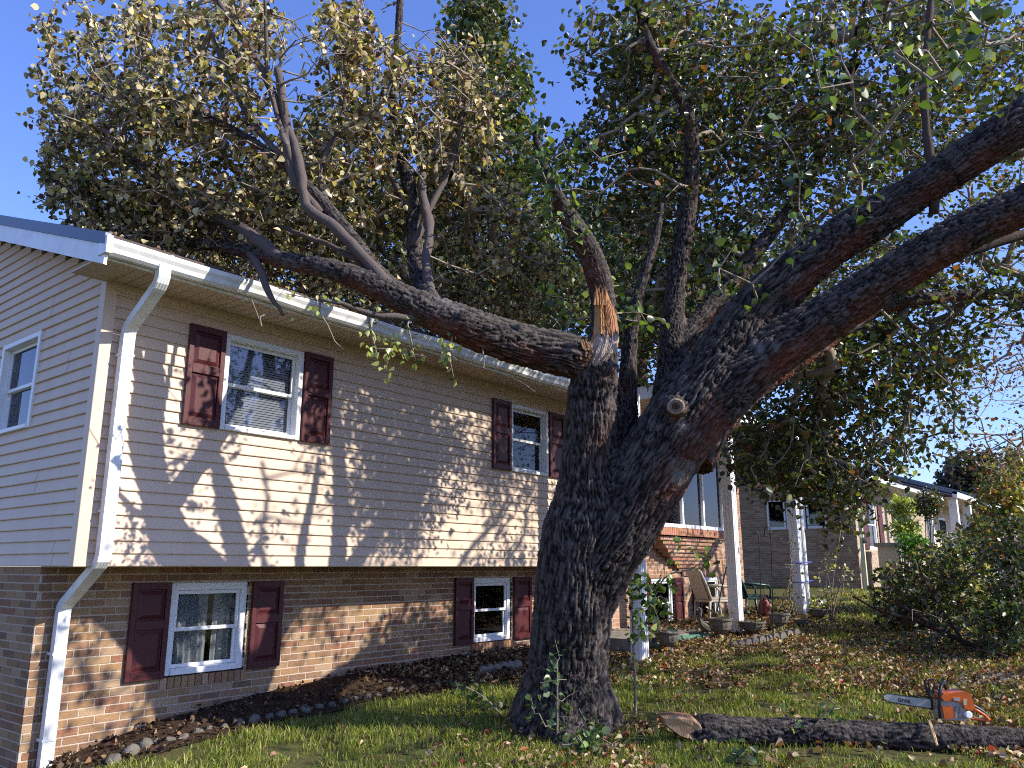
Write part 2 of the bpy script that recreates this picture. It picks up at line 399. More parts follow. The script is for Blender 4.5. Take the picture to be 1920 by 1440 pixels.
b.box(X0+.012, XS, WY+.03, BY+.05, -.004, .03)
part(b, 'overhang_board', 'trim')
brickwall('brick_wall', house, (X0, BY, 0), (1, 0, 0), (0, -1, 0), XS-X0, -1.75, -.006, [(a-X0+.004, b-X0-.004, c-.11, d) for a, b, c, d in win_lo])
brickwall('side_brick_wall', house, (X0, BY+.01, 0), (0, 1, 0), (-1, 0, 0), 6.0, -2.6, -.006)
b = MB(); b.quad((X0+.1, 7, 0), (X0+.1, 14, 0), (X0+.1, 14, 4.8), (X0+.1, 7, 2.5)); part(b, 'gable_backing', 'dark')
b = MB()   # rowlock sills under the lower windows
for a, c, e, f_ in win_lo:
    b = MB(); s = a-.03
    while s < c+.0:
        col = random.choice(PAL['brown']); b.box(s, s+.058, BY-.022, BY+.08, e-.105, e-.012, col); s += .068
    b.box(a-.02, c+.02, BY-.002, BY+.08, e-.1, e-.015, (.36, .31, .27))
    part(b, 'brick_sill', 'brick')
# windows
def window(x0, x1, z0, z1, Y, n=-1, fr=.05, brick=False, inside='blind', axis='x', nm='window', parent=house, mullions=0):
    """built in local coords: s along, t outward, z; axis x -> facing -Y; axis y -> facing -X"""
    def P(m, s0, s1, t0, t1, a, c):
        if axis == 'x': m.box(s0, s1, Y-t1, Y-t0, a, c)
        else: m.box(Y-t1, Y-t0, s0, s1, a, c)
    f = MB(); pr = .03 if not brick else -.02
    P(f, x0, x0+fr, -.12, pr, z0, z1); P(f, x1-fr, x1, -.12, pr, z0, z1)
    P(f, x0+fr, x1-fr, -.12, pr, z1-fr, z1); P(f, x0+fr, x1-fr, -.12, pr+.012, z0, z0+fr*.8)
    fo = part(f, nm, 'vinyl', parent, bevel=.004)
    s = MB(); zm = (z0+z1)/2-.01; r = .032; q0, q1 = x0+fr+.003, x1-fr-.003
    for (a, c, t) in ((zm-.015, z1-fr-.003, -.04), (z0+fr*.8+.003, zm+.012, -.065)):
        P(s, q0, q0+r, t-.02, t, a, c); P(s, q1-r, q1, t-.02, t, a, c); P(s, q0+r, q1-r, t-.02, t, a, a+r); P(s, q0+r, q1-r, t-.02, t, c-r, c)
    part(s, 'sash', 'vinyl', fo)
    g = MB(); P(g, q0+r-.004, q1-r+.004, -.0525, -.0505, zm+.01, z1-fr-.03); P(g, q0+r-.004, q1-r+.004, -.0775, -.0755, z0+fr*.8+.03, zm-.015)
    part(g, 'pane', 'glass', fo)
    d = MB(); w_ = q1-q0
    if inside == 'blind':
        z = z1-fr-.03
        while z > z0+.06:
            P(d, q0+.02, q1-.02, -.112, -.108, z-.019, z-.001); z -= .024
        part(d, 'blind', 'blind', fo)
    elif inside == 'curtain':
        N = 90
        def cur(s): return -.125+.018*math.sin(s*95)+.010*math.sin(s*41+1)
        for i in range(N):
            a = q0+w_*i/N; c = q0+w_*(i+1)/N
            if abs((i+.5)/N-.62) < .035: continue
            if axis == 'x': d.quad((a, Y-cur(a), z0), (c, Y-cur(c), z0), (c, Y-cur(c), z1), (a, Y-cur(a), z1))
            else: d.quad((Y-cur(a), a, z0), (Y-cur(c), c, z0), (Y-cur(c), c, z1), (Y-cur(a), a, z1))
        part(d, 'curtain', 'curtain', fo, smooth=True)
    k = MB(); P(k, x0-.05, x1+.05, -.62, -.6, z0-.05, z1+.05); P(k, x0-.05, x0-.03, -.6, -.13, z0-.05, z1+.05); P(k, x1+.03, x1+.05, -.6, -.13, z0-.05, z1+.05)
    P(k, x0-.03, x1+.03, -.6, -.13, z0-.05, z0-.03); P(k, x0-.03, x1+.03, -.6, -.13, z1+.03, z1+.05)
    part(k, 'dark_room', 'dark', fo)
    return fo
for i, (a, c, e, f_) in enumerate(win_up): window(a, c, e, f_, WY-.0, inside='blind')
for a, c, e, f_ in win_lo: window(a, c, e, f_, BY, brick=True, fr=.07, inside='curtain')
window(*gw, X0, axis='y', inside='blind')
def shutter(x0, x1, z0, z1, Y, parent=house):
    b = MB(); f = .048; zm = z0+(z1-z0)*.56
    b.box(x0, x0+f, Y-.045, Y-.012, z0, z1); b.box(x1-f, x1, Y-.045, Y-.012, z0, z1)
    for a, c in ((z0, z0+.07), (zm-.04, zm+.04), (z1-.06, z1)): b.box(x0+f, x1-f, Y-.045, Y-.012, a, c)
    for a, c in ((z0+.07, zm-.04), (zm+.04, z1-.06)):
        b.box(x0+f, x1-f, Y-.026, Y-.012, a, c)
        i = .035; A = (x0+f+.012, x1-f-.012, a+.012, c-.012); B_ = (A[0]+i, A[1]-i, A[2]+i, A[3]-i); y0, y1 = Y-.0265, Y-.043
        P = [(A[0], y0, A[2]), (A[1], y0, A[2]), (A[1], y0, A[3]), (A[0], y0, A[3])]; Q = [(B_[0], y1, B_[2]), (B_[1], y1, B_[2]), (B_[1], y1, B_[3]), (B_[0], y1, B_[3])]
        for k in range(4): b.quad(P[k], P[(k+1) % 4], Q[(k+1) % 4], Q[k])
        b.quad(*Q)
    return part(b, 'shutter', 'maroon', parent, bevel=.003)
for a, c in ((3.56, 3.92), (4.82, 5.17), (7.78, 8.15), (9.01, 9.38)): shutter(a, c, 1.22, 2.14, WY-.008)
for a, c in ((3.58, 3.94), (4.80, 5.16), (7.77, 8.12), (8.98, 9.36)): shutter(a, c, -.98, -.145, BY)
# eave: soffit of ribbed panels, fascia, gutter, roof
b = MB(); x = 2.53
while x < XE+.3:
    b.box(x, x+.094, 6.10, WY+.02, 2.335, 2.345); b.box(x+.094, x+.104, 6.10, WY+.02, 2.341, 2.35); x += .104
part(b, 'soffit', 'soffit')
b = MB(); b.box(X0+.05, XS, WY-.02, WY+.0, 2.27, 2.334); part(b, 'frieze', 'trim')
b = MB(); b.box(2.52, 9.7, 6.075, 6.097, 2.31, 2.475); part(b, 'fascia', 'white')
b = MB()
prof = [(6.073, 2.47), (6.073, 2.335), (6.05, 2.325), (6.01, 2.325), (5.985, 2.345), (5.975, 2.38), (5.955, 2.41), (5.95, 2.445), (5.962, 2.452), (5.962, 2.44), (5.968, 2.41), (5.99, 2.38), (6.0, 2.345), (6.05, 2.345), (6.06, 2.46)]
xx = [2.535+i*(9.7-2.535)/40 for i in range(41)]
for i in range(40):
    w0, w1 = [.006*math.sin(t*2.1)+.004*math.sin(t*5.3) for t in (xx[i], xx[i+1])]
    for (ya, za), (yb, zb) in zip(prof[:-1], prof[1:]): b.quad((xx[i], ya, za+w0), (xx[i+1], ya, za+w1), (xx[i+1], yb, zb+w1), (xx[i], yb, zb+w0))
b.quad(*[(2.535, y, z) for y, z in prof[:9]]); b.quad(*[(9.7, y, z) for y, z in reversed(prof[:9])])
for x in np.arange(3.0, 9.6, .6): b.box(x, x+.025, 5.955, 6.07, 2.449, 2.453)
part(b, 'gutter', 'white')
b = MB(); RL = 5.4
def rz(y, o=0): return 2.49+.348*(y-6.05)+o
ycs = np.arange(6.0, 6.05+RL, .14)
for i, y in enumerate(ycs):       # shingle courses as thin steps with a ragged edge
    x = 2.5
    while x < XE+.3:
        wd = random.uniform(.22, .34); x1 = min(x+wd, XE+.3); j = random.uniform(-.012, .004)
        P = [(x, y+j, rz(y+j, .014)), (x1, y+j, rz(y+j, .014)), (x1, y+.15, rz(y+.15, .003)), (x, y+.15, rz(y+.15, .003))]
        b.quad(*P); b.quad((x, y+j, rz(y+j, -.004)), (x1, y+j, rz(y+j, -.004)), P[1], P[0]); x = x1+.004
part(b, 'roof', 'shingle')
b = MB(); b.quad((2.5, 6.0, rz(6, -.006)), (XE+.3, 6.0, rz(6, -.006)), (XE+.3, 11.4, rz(11.4, -.006)), (2.5, 11.4, rz(11.4, -.006)))
b.quad((2.5, 11.4, rz(11.4, 0)), (XE+.3, 11.4, rz(11.4, 0)), (XE+.3, 17, rz(11.4)-1.9), (2.5, 17, rz(11.4)-1.9)); part(b, 'roof_deck', 'shingle')
# rake: flashing over a white board, rake soffit
def slab(name, m, x0, x1, ya, yb, o0, o1):
    b = MB(); v = [(x, y, rz(y, o)) for x in (x0, x1) for y in (ya, yb) for o in (o0, o1)]
    n = len(b.v); b.v += v; b.c += [(1, 1, 1)]*8
    for f in ((0, 1, 3, 2), (4, 6, 7, 5), (0, 4, 5, 1), (2, 3, 7, 6), (0, 2, 6, 4), (1, 5, 7, 3)): b.f.append(f)
    return part(b, name, m)
slab('rake_flashing', 'roofmetal', 2.485, 2.53, 5.99, 11.5, -.075, .022)
slab('rake_board', 'white', 2.50, 2.524, 6.0, 11.5, -.235, -.077)
slab('rake_soffit', 'soffit', 2.526, X0-.02, 6.1, 11.5, -.20, -.185)
b = MB(); b.quad((2.50, 6.0, 2.33), (2.50, 6.0, rz(6.0, -.08)), (2.524, 6.0, rz(6.0, -.08)), (2.524, 6.0, 2.33)); b.box(2.487, 2.5345, 5.953, 6.09, 2.322, 2.462); part(b, 'eave_return', 'white')
b = MB(); b.box(2.526, X0-.03, 6.1, 6.64, 2.326, 2.334); part(b, 'rake_soffit', 'soffit')
# downspout
def rectpipe(pts, w_, d_, mat_, name, parent, ribs=4):
    b = MB(); P = [Vector(p) for p in pts]; rings = []
    prof = []
    for k in range(ribs*2+1): prof.append((-w_/2+w_*k/(ribs*2), -d_/2-(.0025 if k % 2 else 0)))
    for k in range(ribs*2+1): prof.append((w_/2-w_*k/(ribs*2), d_/2))
    for i, p in enumerate(P):
        t = (P[min(i+1, len(P)-1)]-P[max(i-1, 0)]).normalized(); s = Vector((1, 0, 0)); q = t.cross(s).normalized()
        if q.y > 0: q = -q
        # q = outward
        rings.append([p+s*a-q*bb for a, bb in prof])
    n = len(prof)
    for i in range(len(rings)-1):
        for k in range(n): b.quad(rings[i][k], rings[i][(k+1) % n], rings[i+1][(k+1) % n], rings[i+1][k])
    b.quad(*rings[-1])
    return part(b, name, mat_, parent)
XD = 3.0
path = [(2.97, 6.01, 2.36), (2.97, 6.01, 2.27), (2.972, 6.03, 2.235), (2.975, 6.06, 2.205), (2.98, 6.46, 1.965), (2.985, 6.51, 1.93), (2.985, 6.53, 1.88), (2.985, 6.532, 1.0), (2.985, 6.532, .10), (2.985, 6.545, .05), (2.985, 6.58, .015), (2.99, 7.08, -.285), (2.99, 7.13, -.32), (2.99, 7.145, -.38), (2.99, 7.147, -1.62)]
path = [(x, y, z) for x, y, z in path]
ds = rectpipe(path, .098, .07, 'white', 'downspout', house)
b = MB()
for z, y in ((1.7, 6.49), (.42, 6.49), (-.7, 7.105), (-1.35, 7.105)): b.box(2.933, 3.04, y+.001, y+.11, z, z+.02)
part(b, 'strap', 'white', ds)

# brick section to the right, bay, porch
brickwall('brick_front', house, (XS, 7.10, 0), (1, 0, 0), (0, -1, 0), XE-XS, -1.15, 2.36, [(2.65, 3.5, -1.05, -.2), (4.57, 5.4, -1.05, -.2)], pal='orange')
brickwall('brick_return', house, (XS, 6.63, 0), (0, 1, 0), (-1, 0, 0), .5, -1.2, 0)
for a in (12.6, 14.52):
    window(a, a+.85, -1.05, -.2, 7.1, brick=True, fr=.06, inside='curtain')
for a in (13.45, 14.16): shutter(a, a+.32, -1.05, -.2, 7.1)
shutter(12.25, 12.58, -1.05, -.2, 7.1)
# corbel of brick courses carrying the bay
bx0, bx1, by = 12.35, 15.0, 6.72
b = MB()
for k in range(10):
    t = k/9; z = -.16+k*CH; xa = 13.75+(12.42-13.75)*min(1, (t*1.0)); xb = 14.55+(15.0-14.55)*t; y = 7.08-(7.08-6.76)*t
    s = xa-((k % 2)*.1)
    while s < xb:
        a, c = max(s, xa), min(s+BL, xb)
        if c-a > .02: b.box(a, c, y, 7.06, z+.005, z+CH-.005, tuple(v*random.uniform(.85, 1.15) for v in random.choice(PAL['orange'])))
        s += BL+MJ
    b.box(xa+.01, xb-.01, y+.008, 7.06, z-.005, z+.005, (.33, .27, .22))
s = bx0-.02
while s < bx1:
    b.box(s, s+.058, by-.03, by+.3, .53, .66, tuple(v*random.uniform(.8, 1.1) for v in (.42, .2, .13))); s += .068
b.box(bx0, bx1-.02, by-.02, by+.3, .535, .65, (.33, .27, .22))
part(b, 'bay_corbel', 'brick')
bay = MB(); bay.box(bx0, bx1-.05, by-.02, by+.12, .665, .73); bay.box(bx0, bx1-.05, by, by+.12, 2.2, 2.33)
nx_ = 3
for i in range(nx_+1):
    x = bx0+(bx1-.05-bx0-.06)*i/nx_; bay.box(x, x+.06, by, by+.1, .73, 2.2)
bo = part(bay, 'bay_window', 'vinyl', bevel=.004)
g = MB(); g.box(bx0+.03, bx1-.08, by+.05, by+.053, .73, 2.2); part(g, 'pane', 'glass', bo)
g = MB()
for i in range(240):
    a = bx0+.03+(bx1-bx0-.12)*i/240; c = a+(bx1-bx0-.12)/240
    if 95 < i < 140: continue
    f_ = lambda s: by+.2+.03*math.sin(s*60); g.quad((a, f_(a), .73), (c, f_(c), .73), (c, f_(c), 2.2), (a, f_(a), 2.2))
part(g, 'curtain', 'curtain', bo, smooth=True)
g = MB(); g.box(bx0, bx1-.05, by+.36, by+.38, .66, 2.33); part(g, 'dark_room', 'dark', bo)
# porch roof continues the eave forward, with posts
b = MB(); b.box(9.72, XE+.3, 5.2, 6.09, 2.30, 2.33)
for i in range(70): b.box(9.74+i*.1, 9.8+i*.1, 5.22, 6.08, 2.294, 2.301)
part(b, 'porch_soffit', 'soffit')
b = MB(); b.box(9.72, XE+.3, 5.16, 5.2, 2.29, 2.47); b.box(9.70, 9.72, 5.16, 6.07, 2.29, 2.47); b.box(XE+.3, XE+.32, 5.16, 7.2, 2.29, 2.47); part(b, 'porch_fascia', 'white')
b = MB(); b.quad((9.66, 5.12, 2.475), (XE+.34, 5.12, 2.475), (XE+.34, 6.15, 2.56), (9.66, 6.15, 2.56)); b.quad((9.66, 5.12, 2.46), (XE+.34, 5.12, 2.46), (XE+.34, 5.12, 2.475), (9.66, 5.12, 2.475)); part(b, 'porch_roof', 'shingle')
def post(x, y, z0, w_=.17, yel=False):
    b = MB(); z1 = 2.292
    b.box(x-w_/2, x+w_/2, y-w_/2, y+w_/2, z0, z1)
    for s in (-.05, -.0, .05):
        b.box(x+s-.012, x+s+.012, y-w_/2-.008, y-w_/2, z0, z1); b.box(x-w_/2-.008, x-w_/2, y+s-.012, y+s+.012, z0, z1)
    b.box(x-w_/2-.02, x+w_/2+.02, y-w_/2-.02, y+w_/2+.02, z0, z0+.06)
    return part(b, 'porch_post', 'vinyl', bevel=.003)
post(9.35, 5.45, -1.2); post(12.35, 5.45, -1.05); p3 = post(15.2, 5.45, -.92); post(15.55, 5.45, -.92, .08)
b = MB()
for z in (-.28, .06):
    b.tube([(15.08, 5.34, z), (15.3, 5.32, z+.01), (15.66, 5.34, z+.02), (15.7, 5.45, z+.02), (15.5, 5.56, z), (15.1, 5.57, z), (15.08, 5.34, z)], .009, 5)
tag(part(b, 'cord', 'blue', p3), 'blue cord tied round the post')
b = MB(); b.box(9.9, 16.5, 5.75, 7.08, -1.3, -.97); part(b, 'porch_slab', 'concrete')

# ---------------------------------------------------------------- neighbours
nb = empty('brick_ranch_house', (24.5, 7, -.7), 'next house along the street, dim brown brick end wall and white eave', 'house')
brickwall('end_wall', nb, (24.5, 7.0, 0), (0, 1, 0), (-1, 0, 0), 11, -1.3, 2.5, [(.8, 2.56, 1.1, 2.02)], pal='dim')
brickwall('front_wall', nb, (24.5, 7.0, 0), (1, 0, 0), (0, -1, 0), 9, -1.0, 2.45, [(1.2, 2.2, .5, 2.0), (4, 6.5, .3, 2.1)], pal='pale')
b = MB(); b.quad((24.55, 7.05, -1), (24.55, 18, -1), (24.55, 18, 2.5), (24.55, 12.5, 4.4), (24.55, 7.05, 2.5)); part(b, 'gable', 'dark', nb)
for a in (7.8, 8.42, 9.02): 
    f = MB(); f.box(24.46, 24.52, a, a+.05, 1.1, 2.0); f.box(24.46, 24.52, a+.52, a+.57, 1.1, 2.0); f.box(24.46, 24.52, a+.05, a+.52, 1.1, 1.17); f.box(24.46, 24.52, a+.05, a+.52, 1.95, 2.0)
    fo = part(f, 'window', 'vinyl', nb); g = MB(); g.box(24.505, 24.51, a+.05, a+.52, 1.17, 1.95); part(g, 'pane', 'glass', fo); g = MB(); g.box(24.56, 24.57, a+.0, a+.57, 1.1, 2.0); part(g, 'curtain', 'maroon' if a > 9 else 'curtain', fo)
for a, c, e, f_ in ((25.7, 26.7, .5, 2.0), (28.5, 31, .3, 2.1)): window(a, c, e, f_, 7.0, brick=True, fr=.08, inside='curtain', parent=nb)
b = MB(); b.box(26.85, 27.3, 6.96, 6.99, .5, 2.0); b.box(24.95, 25.6, 6.96, 6.99, .5, 2.0); part(b, 'shutter', 'maroon', nb)
b = MB(); b.box(23.6, 33, 6.25, 6.33, 2.36, 2.5); part(b, 'gutter', 'white', nb)
b = MB(); b.box(23.6, 33, 6.33, 7.0, 2.34, 2.37); part(b, 'soffit', 'soffit', nb)
b = MB(); b.quad((23.6, 6.2, 2.5), (33, 6.2, 2.5), (33, 12.5, 4.7), (23.6, 12.5, 4.7)); b.quad((23.6, 12.5, 4.7), (33, 12.5, 4.7), (33, 18.5, 2.6), (23.6, 18.5, 2.6)); b.quad((23.6, 6.2, 2.42), (23.6, 6.2, 2.5), (23.6, 12.5, 4.7), (23.6, 12.5, 4.6)); rf = part(b, 'roof', 'slate', nb)
b = MB(); b.box(29.5, 30.6, 9.0, 9.9, 3.0, 5.1, (.17, .09, .06)); b.box(29.45, 30.65, 8.95, 9.95, 5.1, 5.2, (.3, .2, .13)); part(b, 'chimney', 'brick', rf)
b = MB(); b.box(24.40, 24.49, 6.80, 6.9, -.8, 2.36); part(b, 'downspout', 'yellow', nb)
b = MB(); b.box(25.0, 25.9, 6.0, 6.6, -.8, .55, (.5, .42, .3)); part(b, 'pillar', 'brick', nb)
b = MB(); b.box(24.93, 25.97, 5.93, 6.67, .55, .66); part(b, 'pillar_cap', 'concrete', nb)
for x in (28.0, 31.0): b = MB(); b.box(x, x+.2, 6.3, 6.5, -.9, 2.34); part(b, 'porch_post', 'white', nb)
nc = empty('white_porch_house', (34, 7, -.7), 'third house with a deep white porch roof on white posts', 'house')
b = MB(); b.box(34, 43, 7.4, 15, -1, 2.5); part(b, 'wall', 'soffit', nc)
for a in (35.2, 37.4, 40): 
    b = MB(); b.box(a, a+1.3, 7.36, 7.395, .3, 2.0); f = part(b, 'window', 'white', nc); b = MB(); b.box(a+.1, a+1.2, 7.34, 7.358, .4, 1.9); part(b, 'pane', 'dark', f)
b = MB(); b.box(33.6, 43.6, 5.9, 6.05, 2.50, 2.72); part(b, 'gutter', 'white', nc)
b = MB(); b.box(33.6, 43.6, 6.05, 7.4, 2.48, 2.52); part(b, 'soffit', 'soffit', nc)
b = MB(); b.quad((33.6, 5.85, 2.73), (43.6, 5.85, 2.73), (43.6, 11, 4.4), (33.6, 11, 4.4)); b.quad((33.6, 11, 4.4), (43.6, 11, 4.4), (43.6, 16, 2.6), (33.6, 16, 2.6)); b.quad((33.6, 5.9, 2.6), (33.6, 11, 4.3), (33.6, 11, 4.4), (33.6, 5.85, 2.73)); part(b, 'roof', 'slate', nc)
for x in (33.9, 36.5, 39.2, 43.2): b = MB(); b.box(x, x+.28, 6.0, 6.28, -.8, 2.49); part(b, 'porch_post', 'white', nc)
nd = empty('red_brick_house', (52, 8, -.6), 'far dark red brick house with a slate blue roof edge', 'house')
b = MB(); b.quad((52, 6.2, -1), (52, 20, -1), (52, 20, 6), (52, 16, 6.4), (52, 6.2, 3.2)); b.box(52.02, 64, 6.2, 20, -1, 3.1); part(b, 'wall', 'redbrick', nd)
b = MB(); b.quad((51.4, 5.0, 2.9), (66, 5.0, 2.9), (66, 17, 6.9), (51.4, 17, 6.9)); b.quad((51.4, 5.0, 2.5), (51.4, 5.0, 2.9), (51.4, 17, 6.9), (51.4, 17, 6.5)); b.quad((51.4, 17, 6.9), (66, 17, 6.9), (66, 28, 3), (51.4, 28, 3)); rf = part(b, 'roof', 'slate', nd)
b = MB(); b.box(56, 58.2, 6.8, 7.8, 3.0, 5.3, (.2, .08, .06)); part(b, 'chimney', 'brick', rf)
b = MB(); b.box(51.9, 52.0, 6.3, 7.9, .2, 2.6); part(b, 'garage_door', 'siderough', nd)

# ---------------------------------------------------------------- trees: branching by growing twigs towards scattered leaf clusters
def grow(P, R, targets, bf=.25, step=.22, wob=.05, rmin=.0035, droop=0.0):
    """P,R: nodes of the big limbs; returns twig edges (A,B,ra,rb) and tips"""
    P = np.asarray(P, float); n0 = len(P); T = np.asarray(targets, float)
    d0 = np.min(np.linalg.norm(T[:, None]-P[None, ::max(1, n0//300)], axis=2), axis=1); T = T[np.argsort(d0)]
    cap = n0+len(T)*10; N = np.zeros((cap, 3)); N[:n0] = P; Lp = np.zeros(cap); par = np.full(cap, -1); k = n0; tips = []; dirs = []
    for t in T:
        d = np.linalg.norm(N[:k]-t, axis=1); j = int(np.argmin(d+bf*Lp[:k])); dist = d[j]
        if dist < .03: continue
        m = max(1, int(dist/step)); a = N[j].copy(); last = j; perp = rng.normal(size=3)*wob*dist
        for q in range(1, m+1):
            if k >= cap: break
            s = q/m; p = a+(t-a)*s+perp*math.sin(s*math.pi)+rng.normal(size=3)*wob*.22*(q < m); p[2] -= droop*math.sin(s*math.pi)*dist
            N[k] = p; par[k] = last; Lp[k] = Lp[last]+dist/m; last = k; k += 1
        tips.append(last); dirs.append(N[last]-N[par[last]])
    cnt = np.zeros(k)
    for t in tips: cnt[t] += 1
    for i in range(k-1, n0-1, -1): cnt[par[i]] += cnt[i]
    idx = np.arange(n0, k); rad = rmin*np.maximum(cnt, 1)**.46
    A = N[par[idx]]; B = N[idx]; rb = rad[idx]; ra = np.where(par[idx] >= n0, rad[par[idx]], np.minimum(rb*1.5, .08)); ra = np.minimum(ra, rb*1.7)
    return (A, B, ra, rb), N[tips], np.array(dirs), (N[idx], rb)
def prisms(A, B, ra, rb, n=5):
    D = B-A; L = np.linalg.norm(D, axis=1)[:, None]+1e-9; D = D/L; ref = np.where(np.abs(D[:, 2:3]) < .9, np.array([[0, 0, 1.]]), np.array([[1., 0, 0]]))
    U = np.cross(D, ref); U /= np.linalg.norm(U, axis=1)[:, None]; W = np.cross(D, U); a = np.arange(n)*2*math.pi/n
    ring = U[:, None]*np.cos(a)[None, :, None]+W[:, None]*np.sin(a)[None, :, None]
    V = np.concatenate([A[:, None]+ring*ra[:, None, None], B[:, None]+ring*rb[:, None, None]], 1).reshape(-1, 3)
    i = np.arange(n); q = np.stack([i, (i+1) % n, n+(i+1) % n, n+i], -1); F = (np.arange(len(A))*2*n)[:, None, None]+q[None]
    return V, F.reshape(-1, 4)
def leaf_mesh(name, pos, size, nrm, axis, col, mat_, parent, fold=.35):
    """ovate folded leaves, six corners and two faces each"""
    n = len(pos); nrm = nrm/(np.linalg.norm(nrm, axis=1)[:, None]+1e-9); axis = axis-nrm*np.sum(axis*nrm, 1)[:, None]; axis /= np.linalg.norm(axis, axis=1)[:, None]+1e-9
    side = np.cross(nrm, axis); s = size[:, None]; fo = rng.uniform(.05, .95, n)[:, None]*fold/.35; cu = rng.uniform(-.7, .5, n)[:, None]
    def pt(u, v, h=0): return pos+axis*(v*s)+side*(u*s)+nrm*((abs(u)*fo+cu*v*v*.6+h)*s)
    V = np.stack([pt(0, 0), pt(-.34, .22), pt(-.40, .55), pt(0, 1), pt(.40, .55), pt(.34, .22)], 1).reshape(-1, 3)
    base = (np.arange(n)*6)[:, None]; F = np.concatenate([base+np.array([[0, 3, 2, 1]]), base+np.array([[0, 5, 4, 3]])], 1).reshape(-1, 4)
    c = np.repeat(col, 6, axis=0)
    return link(name, np_mesh(name, V, F.ravel(), np.arange(len(F))*4, np.full(len(F), 4), mat_, c), parent)
def pick(pal, n, jit=.18):
    w_ = np.array([p[3] for p in pal]); w_ = w_/w_.sum(); i = rng.choice(len(pal), n, p=w_); c = np.array([p[:3] for p in pal])[i]
    return c*rng.uniform(1-jit, 1+jit, (n, 1))*rng.uniform(.93, 1.07, (n, 3))
def scatter_leaves(name, tips, dirs, per, size, pal, parent, spread=.13, hang=.3, mat_='leaf', up=.7, tip_pal=None):
    n = len(tips)*per; c = np.repeat(tips, per, axis=0); d = np.repeat(dirs, per, axis=0); d /= np.linalg.norm(d, axis=1)[:, None]+1e-9
    pos = c-d*rng.uniform(0, .22, n)[:, None]+rng.normal(size=(n, 3))*spread*.55
    ax = d*.6+rng.normal(size=(n, 3))*.8+np.array([0, 0, -hang*2]); nr = rng.normal(size=(n, 3))+np.array([0, 0, up])
    # petiole colour groups: leaves of a twig share a tint
    g = np.repeat(rng.uniform(.75, 1.25, len(tips)), per)[:, None]
    col = pick(pal, n)*g
    return leaf_mesh(name, pos, rng.uniform(.5, 1.25, n)*size, nr, ax, np.clip(col, 0, .9), M[mat_], parent)
def blob(x, y, rx, ry, d, dd, n):
    th = rng.uniform(0, 2*math.pi, n); r = np.sqrt(rng.random(n)); X = x+rx*r*np.cos(th); Y = y+ry*r*np.sin(th); D = d+dd*rng.uniform(-1, 1, n)
    return np.array([at(a, b_, c) for a, b_, c in zip(X, Y, D)])
def keep_clear(T, clear_front=None):
    """nothing grows through the house"""
    inside = (T[:, 1] > 5.85) & (T[:, 0] > 2.3) & (T[:, 0] < 17.2) & (T[:, 2] < 2.52+.348*(T[:, 1]-6.05))
    inside |= (T[:, 1] > 5.05) & (T[:, 0] > 9.5) & (T[:, 0] < 17.2) & (T[:, 2] < 2.6) & (T[:, 2] > 0)
    inside |= T[:, 2] < hgt(T[:, 0], T[:, 1])+.1
    return thin_over(T[~inside], SUNNY)
def thin_over(T, regions):
    """thin out clusters whose sun shadow would fall in a wall region (x0,x1,z0,z1,keep)"""
    k = math.tan(PHI); e = math.tan(EL)/math.cos(PHI); q = WY-T[:, 1]; xs, zs = T[:, 0]-k*q, T[:, 2]-e*q; ok = np.ones(len(T), bool); r = rng.random(len(T))
    if regions is SUNNY:   # the crown has holes that let the sun through in soft patches
        nz = vnoise(np.stack([xs*1.9+3, zs*1.5+7, xs*0], 1)); ok &= ~((xs > 4.9) & (xs < 9.2) & (zs > -1.3) & (zs < 2.2) & (q > .3) & (nz > .56) & (rng.random(len(T)) > .3))
    for x0, x1, z0, z1, keep in regions: ok &= ~((xs > x0) & (xs < x1) & (zs > z0) & (zs < z1) & (q > .2) & (r > keep))
    return T[ok]
SUNNY = [(2.2, 4.9, -1.7, 2.3, .02), (4.9, 5.6, -.5, 1.3, .3), (11.5, 17, -1.5, 1.1, .15), (8.5, 11, 2, 4, 1)]
def big_limb_nodes(limbs, lo=0):
    P = []; R = []
    for L in limbs:
        s = spline(L, .15); k = int(len(s)*lo); P.append(s[k:, :3]); R.append(s[k:, 3])
    return np.vstack(P), np.concatenate(R)

